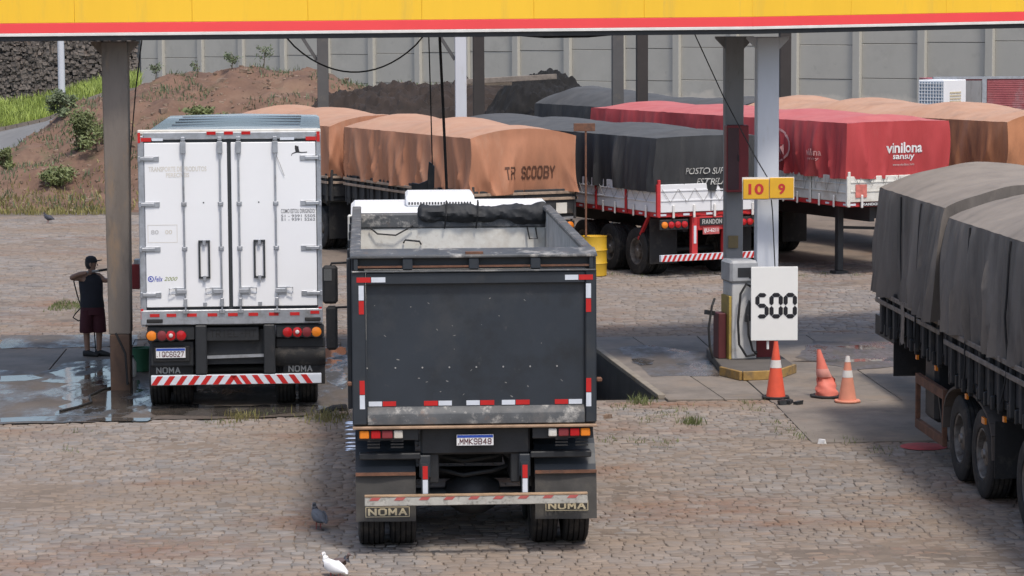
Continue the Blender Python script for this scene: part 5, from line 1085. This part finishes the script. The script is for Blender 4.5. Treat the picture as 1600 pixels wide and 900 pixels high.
m_grass = leafmat('fresh_grass', (.26, .33, .07)); m_grassd = leafmat('dry_grass', (.2, .18, .06)); m_leaf = leafmat('shrub_leaf', (.12, .145, .05)); m_leaf2 = leafmat('grey_green_leaf', (.1, .13, .065)); m_twig = mat('twig', (.12, .09, .05), .8)
def on_verge():
    a_, b_ = random.random(), random.random(); q = rowpt(rowB, pxs(a_), 96.5).lerp(rowpt(rowC, pxs(a_), 102), b_); return q
tag(blades(9000, on_verge, .2, .5, .022, m_grass, 'verge_grass'), 'bright green grass strip below the stone gabion wall', 'grass', None, 'stuff')
m_gs = mat('gabion_stone', (.15, .13, .115), .9, 0, .4, 2.2, .2, 14, dirt=[((.19, .13, .1), .4, 3), ((.26, .25, .23), .28, 5)])
gab = thing('gabion_wall', 'dark stone gabion wall at the upper left behind the grass', 'wall')
gl, gr = rowpt(rowC, -200, 102.4), rowpt(rowC, 212, 102.4)
MB().add([(gl.x, 102.7, 0), (gr.x, 102.7, 0), (gr.x, 102.7, 5.7), (gl.x, 102.7, 5.7), (gl.x, 104, 0), (gr.x, 104, 0), (gr.x, 104, 5.7), (gl.x, 104, 5.7)], [(0,1,2,3), (4,7,6,5), (0,3,7,4), (1,5,6,2), (3,2,6,7)]).build('fill', m_dark, gab)
def on_gab():
    return (random.uniform(gl.x, gr.x), 102.62 + random.uniform(-.05, .05), random.uniform(1.4, 5.65))
rocks(8500, on_gab, .05, .1, m_gs, 'stones', gab)
lp = P(97, 165, 97.5)
lpo = thing('lamp_pole', 'pale grey round lamp pole standing on the grass verge', 'pole', (lp.x, lp.y, lp.z - .1))
MB().cyl((0, 0, 0), (0, 0, 8.5), .13, .1, 14).build('shaft', m_colw, lpo); MB().cyl((0, 0, 0), (0, 0, .25), .2, .16, 14).build('foot', m_conc, lpo)
MB().tube([(0, 0, 8.4), (.3, -.2, 8.7), (1.2, -.8, 8.8)], .05, 8).build('arm', m_colw, lpo); B('lamp_head', m_galv, lpo, 1.0, 1.6, -1.0, -.75, 8.74, 8.86, bevel=.03)
# ---------------------------------------------------------------- shrubs and weeds
def shrub(name, label, c, rx, ry, rz, n, ls, m, flowers=0):
    t = thing(name, label, 'shrub', c); V = []; Fc = []
    clumps = [(random.gauss(0, .5), random.gauss(0, .5), random.uniform(.15, .95)) for _ in range(16)]
    for k in range(n):
        cx_, cy_, cz_ = random.choice(clumps); x = (cx_ + random.gauss(0, .17)) * rx; y = (cy_ + random.gauss(0, .17)) * ry; z = max(.02, (cz_ * (1 - .25 * (cx_ ** 2 + cy_ ** 2)) + random.gauss(0, .1))) * rz
        d = Vector((random.gauss(0, 1), random.gauss(0, 1), random.gauss(.3, 1))).normalized(); e = d.orthogonal().normalized(); s_ = ls * random.uniform(.6, 1.3); p = Vector((x, y, z)); o = len(V)
        V += [p - d * s_, p + e * s_ * .35, p + d * s_, p - e * s_ * .35]; Fc += [(o, o+1, o+2, o+3)]
    MB().add(V, Fc).build('foliage', m, t, smooth=False, fixn=False)
    st = MB()
    for k in range(9):
        a_ = random.uniform(0, 6.28); st.tube([(0, 0, -.05), (math.cos(a_) * rx * .25, math.sin(a_) * ry * .25, rz * .4), (math.cos(a_) * rx * .5, math.sin(a_) * ry * .5, rz * .8)], [.02, .013, .004], 5)
    st.build('stem', m_twig, t); return t
def sh(px, py, Y, wpx, hpx, n, m, label, ls=.07):
    k = Y / F; c = P(px, py, Y); z = mound_z(c.x, c.y); c.z = z if abs(z - c.z) < 1.2 else c.z
    shrub('shrub', label, (c.x, c.y, c.z - .05), wpx * k / 2, wpx * k / 2, hpx * k, n, ls, m)
sh(133, 252, 83.5, 78, 62, 2600, m_leaf, 'large green shrub on the mound slope left of the brown column')
sh(100, 197, 89.2, 48, 38, 1500, m_leaf2, 'grey green shrub on the slope at the foot of the lamp pole')
sh(84, 278, 81.5, 62, 30, 1300, m_leaf, 'low spreading shrub on the slope below the large one')
sh(8, 246, 84, 34, 34, 900, m_leaf, 'small shrub at the far left edge of the mound')
sh(310, 182, 82.5, 60, 18, 900, m_leaf, 'low green patch of plants just above the box truck roof')
def sap(px, py, Y, h, label, n=140):
    c = P(px, py, Y); z = mound_z(c.x, c.y); t = thing('sapling', label, 'plant', (c.x, c.y, z - .05)); st = MB(); V = []; Fc = []
    st.tube([(0, 0, 0), (.03, 0, h * .5), (.0, 0, h)], [.02, .014, .004], 5)
    for k in range(7):
        a_ = random.uniform(0, 6.28); z0_ = h * random.uniform(.35, .85); e = Vector((math.cos(a_) * .3 * h, math.sin(a_) * .3 * h, z0_ + .2 * h)); st.tube([(0.02, 0, z0_), e], [.009, .004], 4)
        for q in range(n // 7):
            p = Vector((0, 0, z0_)).lerp(e, random.uniform(.4, 1.1)) + Vector((random.gauss(0, .06), random.gauss(0, .06), random.gauss(0, .05))); d = Vector((random.gauss(0, 1), random.gauss(0, 1), random.gauss(0, 1))).normalized(); f_ = d.orthogonal().normalized(); o = len(V); s_ = .05
            V += [p - d * s_, p + f_ * s_ * .4, p + d * s_, p - f_ * s_ * .4]; Fc += [(o, o+1, o+2, o+3)]
    st.build('stem', m_twig, t); MB().add(V, Fc).build('foliage', m_leaf2, t, smooth=False, fixn=False)
sap(412, 106, 89.8, .75, 'slender sapling on the mound crest, tallest near the far grey post')
sap(362, 110, 89.8, .6, 'small bushy sapling on the crest above the box truck', 220)
sap(243, 116, 89.8, .5, 'small sapling on the crest next to the brown column')
sap(308, 108, 89.8, .55, 'thin sapling on the crest between two other saplings', 70)
def on_foot():
    x = random.uniform(-20, -11); y = 76.6 + abs(random.gauss(0, 2.4)); return (x, y, max(0, mound_z(x, y)))
tag(blades(3000, on_foot, .05, .22, .018, m_grassd, 'mound_grass', None, .8), 'dry grass growing along the foot of the earth mound at left', 'grass', None, 'stuff')
def on_crest():
    while True:
        x = random.uniform(-22, 0); y = random.uniform(78, 90.5)
        if nz(x * .6, y * .6, 8) > .12: break
    return (x, y, mound_z(x, y)) 
tag(blades(5500, on_crest, .04, .22, .018, m_leaf2, 'mound_weeds', None, .8), 'scattered low weeds on the upper slope of the earth mound', 'weeds', None, 'stuff')
def tuft(px, py, n, rad, h, m, label=None):
    c = G(px, py)
    f = lambda: (c.x + random.gauss(0, rad), c.y + random.gauss(0, rad * 1.6), -.005)
    return blades(n, f, h * .35, h, .006, m, 'grass_tuft', None, .9)
for px, py, n, rad, h, m, lb in ((1000, 630, 130, .1, .16, m_leaf, 'dark green grass tuft at the near end of the inspection pit'), (1082, 662, 150, .08, .14, m_leaf, 'bright green tuft, largest in the cobbles right of the dump truck'),
        (515, 655, 260, .18, .17, m_grassd, 'yellow green grass clump left of the dump truck body'), (378, 655, 150, .14, .15, m_grassd, 'yellowish tuft on the kerb just below the striped bumper of the box truck')):
    tag(tuft(px, py, n, rad, h, m), lb, 'grass tuft', None, 'stuff')
spots = [(340, 660), (405, 648), (430, 646), (355, 664), (975, 638), (1055, 640), (1056, 648), (1172, 632), (1180, 640), (1213, 660), (1230, 672), (1250, 683), (1000, 690), (1040, 694), (1030, 650), (1012, 658), (124, 676), (945, 690), (1326, 690), (1375, 705), (470, 650), (111, 704), (960, 430), (1000, 432), (1100, 428), (1290, 428), (1340, 430), (1250, 432)]
def on_spots():
    c = G(*random.choice(spots)); return (c.x + random.gauss(0, .1), c.y + random.gauss(0, .16), -.005)
tag(blades(900, on_spots, .02, .08, .005, m_leaf, 'weeds', None, .9), 'small green weeds scattered in the joints of the paving', 'weeds', None, 'stuff')
gp = G(110, 478); 
tag(blades(700, lambda: (gp.x + random.uniform(-.35, .35), gp.y + random.gauss(0, .5), 0), .02, .08, .008, m_leaf, 'grass_patch'), 'flat grass patch in the cobbles behind the standing person', 'grass', None, 'stuff')
# ---------------------------------------------------------------- things round the left column
gp = G(222, 582); t = thing('plastic_crate', 'green plastic bucket standing between brown column and box truck', 'bucket', (gp.x, gp.y, .018))
MB().lathe([(.001, .01), (.12, .01), (.16, .36), (.17, .38), (.155, .38), (.115, .03), (.001, .03)], axis='z', n=22).build('pail', mat('bucket_green', (.02, .09, .045), .5), t); MB().tube([(-.16, 0, .37), (-.1, 0, .5), (.1, 0, .5), (.16, 0, .37)], .008, 6).build('handle', m_dark, t)
t.name = 'bucket'
gp = G(207, 590); t = thing('jug', 'small pale plastic jug standing against the brown column', 'jug', (gp.x, gp.y, .018))
MB().lathe([(.001, 0), (.06, 0), (.065, .02), (.065, .22), (.03, .28), (.022, .3)], axis='z', n=16).build('body', mat('jug_pale', (.45, .45, .43), .5), t); MB().lathe([(.025, .3), (.025, .33), (.001, .335)], axis='z', n=12).build('cap', m_dark, t)
t = thing('red_box', 'dark red box fixed behind the brown column', 'box', P(212, 452, 40.6))
B('case', m_maroon, t, -.06, .06, 0, .25, 0, .38, bevel=.01); B('bracket', m_galv, t, -.02, .05, .02, .2, .381, .45)
hs_ = [G(205, 598), G(190, 606), G(160, 612), G(140, 622), G(143, 632), G(120, 640), G(85, 648)]
hp_ = []
for a_, b_ in zip(hs_, hs_[1:]): hp_ += [a_.lerp(b_, q / 4) for q in range(4)]
hz = MB().tube([(P(182, 575, 39.6).x, 39.6, .9)] + [(P(196, 560, 39.55).x, 39.55, .6), (P(199, 590, 39.5).x, 39.5, .15)] + [(p.x, p.y, .035) for p in hp_], .018, 7)
tag(hz.build('hose', m_black), 'black hose hanging from brown column and lying across the puddle', 'hose')
tag(MB().tube([(p.x, p.y, .035) for p in [G(505, 648), G(520, 642), G(540, 640)]], .05, 8).build('rubber_scrap', m_black), 'crumpled dark scrap lying on wet ground between the two trucks', 'scrap')
gp = G(1232, 632); tag(rocks(5, lambda: (gp.x + random.uniform(-.15, .15), gp.y + random.uniform(-.1, .1), .03), .04, .07, m_dark, 'rubble', None), 'dark broken rubble beside the bright orange cone', 'rubble')
for px, py, lb in ((950, 653, 'brown stone lying on cobbles right of the dump truck tailgate'), (1285, 693, 'white scrap of litter at the edge of the concrete slab')):
    gp = G(px, py); o = rocks(1, lambda: (gp.x, gp.y, .02), .04, .05, m_rock if px < 1000 else m_plate, 'stone' if px < 1000 else 'litter', None); del o['kind']; tag(o, lb, 'stone' if px < 1000 else 'litter')
# ---------------------------------------------------------------- pigeons
def pigeon(px, py, face, m, mh, label, sc=1.0, dark=None):
    c = G(px, py); t = thing('pigeon', label, 'pigeon', (c.x, c.y, 0), face, 'pigeons on the cobbles'); t.scale = (sc,) * 3
    r = lambda x, z, a, b, tl=0: ((x, 0, z), (0, a, 0), (-b * math.sin(tl), 0, b * math.cos(tl)))
    MB().loft([r(-.2, .1, .012, .006), r(-.15, .115, .035, .014), r(-.09, .13, .055, .05, .1), r(-.03, .14, .066, .068, .1), r(.04, .155, .062, .066, -.2), r(.085, .185, .042, .045, -.7), r(.1, .215, .028, .03, -.9), r(.105, .24, .024, .026, -.3), r(.118, .257, .026, .024), r(.135, .258, .018, .017), r(.15, .252, .007, .006), r(.172, .246, .002, .002)]).build('body', m, t)
    for sd in (-1, 1):
        MB().loft([((.06, sd * .05, .16), (0, .012, 0), (0, 0, .03)), ((-.02, sd * .064, .15), (0, .014, 0), (0, 0, .05)), ((-.1, sd * .052, .135), (0, .012, 0), (0, 0, .03)), ((-.19, sd * .02, .115), (0, .005, 0), (0, 0, .008))]).build('wing', dark or m, t)
        MB().tube([(.0, sd * .025, .09), (.005, sd * .026, .03), (.0, sd * .026, .006), (.045, sd * .03, .004)], [.008, .005, .004, .003], 6).build('leg', mat('pigeon_leg', (.35, .08, .07), .6), t)
        MB().lathe([(.004, 0), (.003, .003), (.0005, .004)], (.122, sd * .024, .262), 'y', 8).build('eye', m_amber, t)
    MB().loft([((.1, 0, .225), (.0, .03, 0), (-.018, 0, .02)), ((.095, 0, .2), (0, .037, 0), (-.03, 0, .03))]).build('neck_feathers', mh, t)
m_pg = mat('pigeon_grey', (.11, .12, .14), .7, 0, .2, 20); m_pd = mat('pigeon_dark', (.05, .052, .065), .6, 0, .3, 20); m_pw2 = mat('pigeon_white', (.72, .72, .72), .7, 0, .05, 20); m_pbr = mat('pigeon_brown', (.12, .085, .08), .7, 0, .3, 20)
pigeon(498, 827, R(118), m_pg, m_pd, 'grey pigeon with dark wing bars walking left of the dump truck', 1.0, m_pg)
pigeon(520, 908, R(140), m_pw2, m_pw2, 'white pigeon at the bottom edge of the picture', 1.0)
pigeon(530, 901, R(-25), m_pbr, m_pd, 'brown pigeon behind the white one at the bottom edge', .9)
pigeon(75, 349, R(150), m_pd, m_pd, 'tiny dark pigeon far off on the yard at left', 1.1)
# ---------------------------------------------------------------- person
fp = G(146, 557, .014)
pr_ = thing('person', 'person in cap, dark tank top and maroon shorts aiming a washing lance', 'person', (fp.x, fp.y, .016)); K = 1.0
m_skin = mat('skin', (.26, .15, .105), .55, 0, .1, 8); m_shirt = mat('dark_shirt', (.012, .013, .02), .85, 0, .3, 5, .3, 20, dirt=(.06, .05, .06), damt=.2, dscale=7); m_shorts = mat('maroon_shorts', (.05, .008, .014), .85, 0, .2, 5, .3, 16)
def skinned(name, verts, edges, radii, m, parent, root=0):
    me = bpy.data.meshes.new(name); me.from_pydata(verts, edges, []); ob = bpy.data.objects.new(name, me); COL.objects.link(ob)
    md_ = ob.modifiers.new('s', 'SKIN'); ss = ob.modifiers.new('u', 'SUBSURF'); ss.levels = 2; ss.render_levels = 2; md_.use_smooth_shade = True
    for i, r_ in enumerate(radii):
        sv = me.skin_vertices[0].data[i]; sv.radius = r_ if isinstance(r_, tuple) else (r_, r_); sv.use_root = (i == root)
    dg = bpy.context.evaluated_depsgraph_get(); m2 = bpy.data.meshes.new_from_object(ob.evaluated_get(dg)); bpy.data.objects.remove(ob)
    m2.materials.clear(); m2.materials.append(m); m2.polygons.foreach_set('use_smooth', [True] * len(m2.polygons))
    return m2
v = [(0, 0, .86), (-.01, 0, 1.0), (-.02, 0, 1.16), (-.02, 0, 1.28), (-.01, 0, 1.38), (.0, -.005, 1.44), (.005, -.005, 1.53), (0, -.005, 1.61),
     (-.15, -.06, 1.31), (-.33, -.14, 1.31), (-.17, -.2, 1.38), (-.04, -.2, 1.4),
     (.11, .06, 1.32), (.2, .02, 1.25), (.33, -.12, 1.27), (.4, -.14, 1.3),
     (-.085, -.02, .8), (-.105, -.02, .46), (-.1, .02, .1), (-.09, .0, .05), (.0, -.05, .035),
     (.085, .02, .8), (.1, .04, .46), (.085, .06, .1), (.1, .05, .05), (.2, .02, .035)]
e = [(0,1),(1,2),(2,3),(3,4),(4,5),(5,6),(6,7),(3,8),(8,9),(9,10),(10,11),(3,12),(12,13),(13,14),(14,15),(0,16),(16,17),(17,18),(18,19),(19,20),(0,21),(21,22),(22,23),(23,24),(24,25)]
rd = [(.14, .11), (.13, .1), (.15, .11), (.13, .1), .055, .06, (.085, .092), (.07, .075), .065, .045, .04, .034, .062, .045, .038, .032, .095, .062, .045, .045, .035, .095, .062, .045, .045, .035]
bm_ = bmesh.new(); m2 = skinned('body', v, e, rd, m_skin, pr_); bm_.from_mesh(m2)
body = inst('body', m2, pr_)
def fingers(c, d, side, curl):
    mb = MB(); c = Vector(c); d = Vector(d).normalized(); u = Vector((0, 0, 1)); 
    for k in range(4):
        b_ = c + u * (.03 - .02 * k); L_ = (.06, .068, .064, .05)[k]
        mb.tube([b_, b_ + d * L_ * .5 + Vector(side) * .01, b_ + d * L_ * .75 + Vector(side) * .035 * curl, b_ + d * L_ * .55 + Vector(side) * .055 * curl], [.0095, .009, .008, .006], 6)
    mb.tube([c + u * .03, c + u * .05 + d * .02 + Vector(side) * .02, c + u * .055 + d * .04 + Vector(side) * .04], [.011, .01, .007], 6)
    return mb
f1 = fingers((-.03, -.2, 1.355), (1, 0, .1), (0, 1, 0), 1).v; 
for cc, dd, sd in (((-.02, -.215, 1.4), (1, 0, .15), (0, 1, 0)), ((.41, -.16, 1.3), (1, 0, .1), (0, 1, 0))):
    mbf = fingers(cc, dd, sd, 1); o_ = mbf.mesh('f', m_skin); b2 = bmesh.new(); b2.from_mesh(body.data); b2.from_mesh(o_); b2.to_mesh(body.data); b2.free()
body.data.polygons.foreach_set('use_smooth', [True] * len(body.data.polygons))
EL = lambda c, a, b: (c, (a, 0, 0), (0, b, 0))
MB().loft([EL((-.0, 0, .82), .2, .15), EL((-.01, 0, 1.0), .188, .15), EL((-.015, 0, 1.12), .196, .155), EL((-.02, 0, 1.24), .2, .15), EL((-.02, 0, 1.32), .16, .125), EL((-.015, 0, 1.37), .09, .075)]).build('tank_top', m_shirt, pr_)
sh_ = MB().loft([EL((0, 0, .9), .18, .132), EL((0, 0, .8), .195, .145), EL((0, 0, .7), .2, .15)])
for sx, sy in ((-.095, -.02), (.095, .03)): sh_.loft([EL((sx * .85, sy, .78), .115, .13), EL((sx, sy, .6), .115, .13), EL((sx * 1.05, sy, .42), .118, .128), EL((sx * 1.05, sy, .4), .11, .12)])
sh_.build('shorts', m_shorts, pr_)
hd_ = MB().loft([EL((-.004, -.005, 1.555), .1, .098), EL((-.006, -.005, 1.6), .098, .096), EL((-.008, -.005, 1.64), .078, .078), EL((-.01, -.005, 1.662), .03, .03)]); hd_.loft([((.07, -.005, 1.575), (0, .075, 0), (.0, 0, .012)), ((.13, -.005, 1.585), (0, .065, 0), (0, 0, .01)), ((.175, -.005, 1.592), (0, .03, 0), (0, 0, .006))])
hd_.build('cap', mat('cap_dark', (.012, .013, .018), .8), pr_)
MB().loft([EL((-.035, -.005, 1.45), .045, .065), EL((-.03, -.005, 1.5), .075, .088), EL((-.025, -.005, 1.56), .085, .094)]).build('hair', m_ink, pr_)
MB().prism([(.085, 1.545), (.115, 1.505), (.09, 1.495)], 'y', -.018, .008).build('nose', m_skin, pr_, .004); B('mouth', mat('lips', (.15, .06, .05), .5), pr_, .082, .092, -.03, .02, 1.468, 1.478)
for sd in (-1, 1): MB().lathe([(.009, 0), (.006, .004), (.001, .006)], (.078, sd * .035 - .005, 1.54), 'x', 10).build('eye', m_ink, pr_)
MB().loft([((-.0, -.095, 1.49), (.014, 0, 0), (0, .006, 0)), ((-.005, -.1, 1.53), (.022, 0, 0), (0, .008, 0)), ((-.0, -.098, 1.555), (.012, 0, 0), (0, .005, 0))]).build('ear', m_skin, pr_)
for x, y in ((-.06, -.02), (.13, .035)): MB().loft([((x - .11, y + .03, .05), (0, .04, 0), (0, 0, .045)), ((x - .03, y + .01, .055), (0, .05, 0), (0, 0, .055)), ((x + .08, y - .02, .04), (0, .048, 0), (0, 0, .04)), ((x + .15, y - .04, .03), (0, .03, 0), (0, 0, .025))]).build('shoe', m_black, pr_)
lance = thing('washing_lance', 'black pressure washing lance held up at face height by the person', 'pressure washer lance', (fp.x, fp.y, .016))
MB().tube([(-.2, -.17, 1.385), (.05, -.165, 1.42), (.3, -.15, 1.45)], [.02, .02, .018], 8).build('grip', m_grey, lance); MB().tube([(.02, -.165, 1.415), (.9, -.12, 1.53)], .02, 8).build('barrel', m_black, lance)
MB().tube([(-.2, -.17, 1.385), (-.28, -.1, 1.25), (-.26, .1, 1.0), (-.2, .1, .8), (-.29, .05, .7), (-.33, .05, .64), (-.25, .08, .58), (-.12, .12, .6), (.0, .14, .4), (.02, .12, .1), (.3, .1, .02), (.8, -.6, .02)], .011, 7).build('hose', m_black, lance)
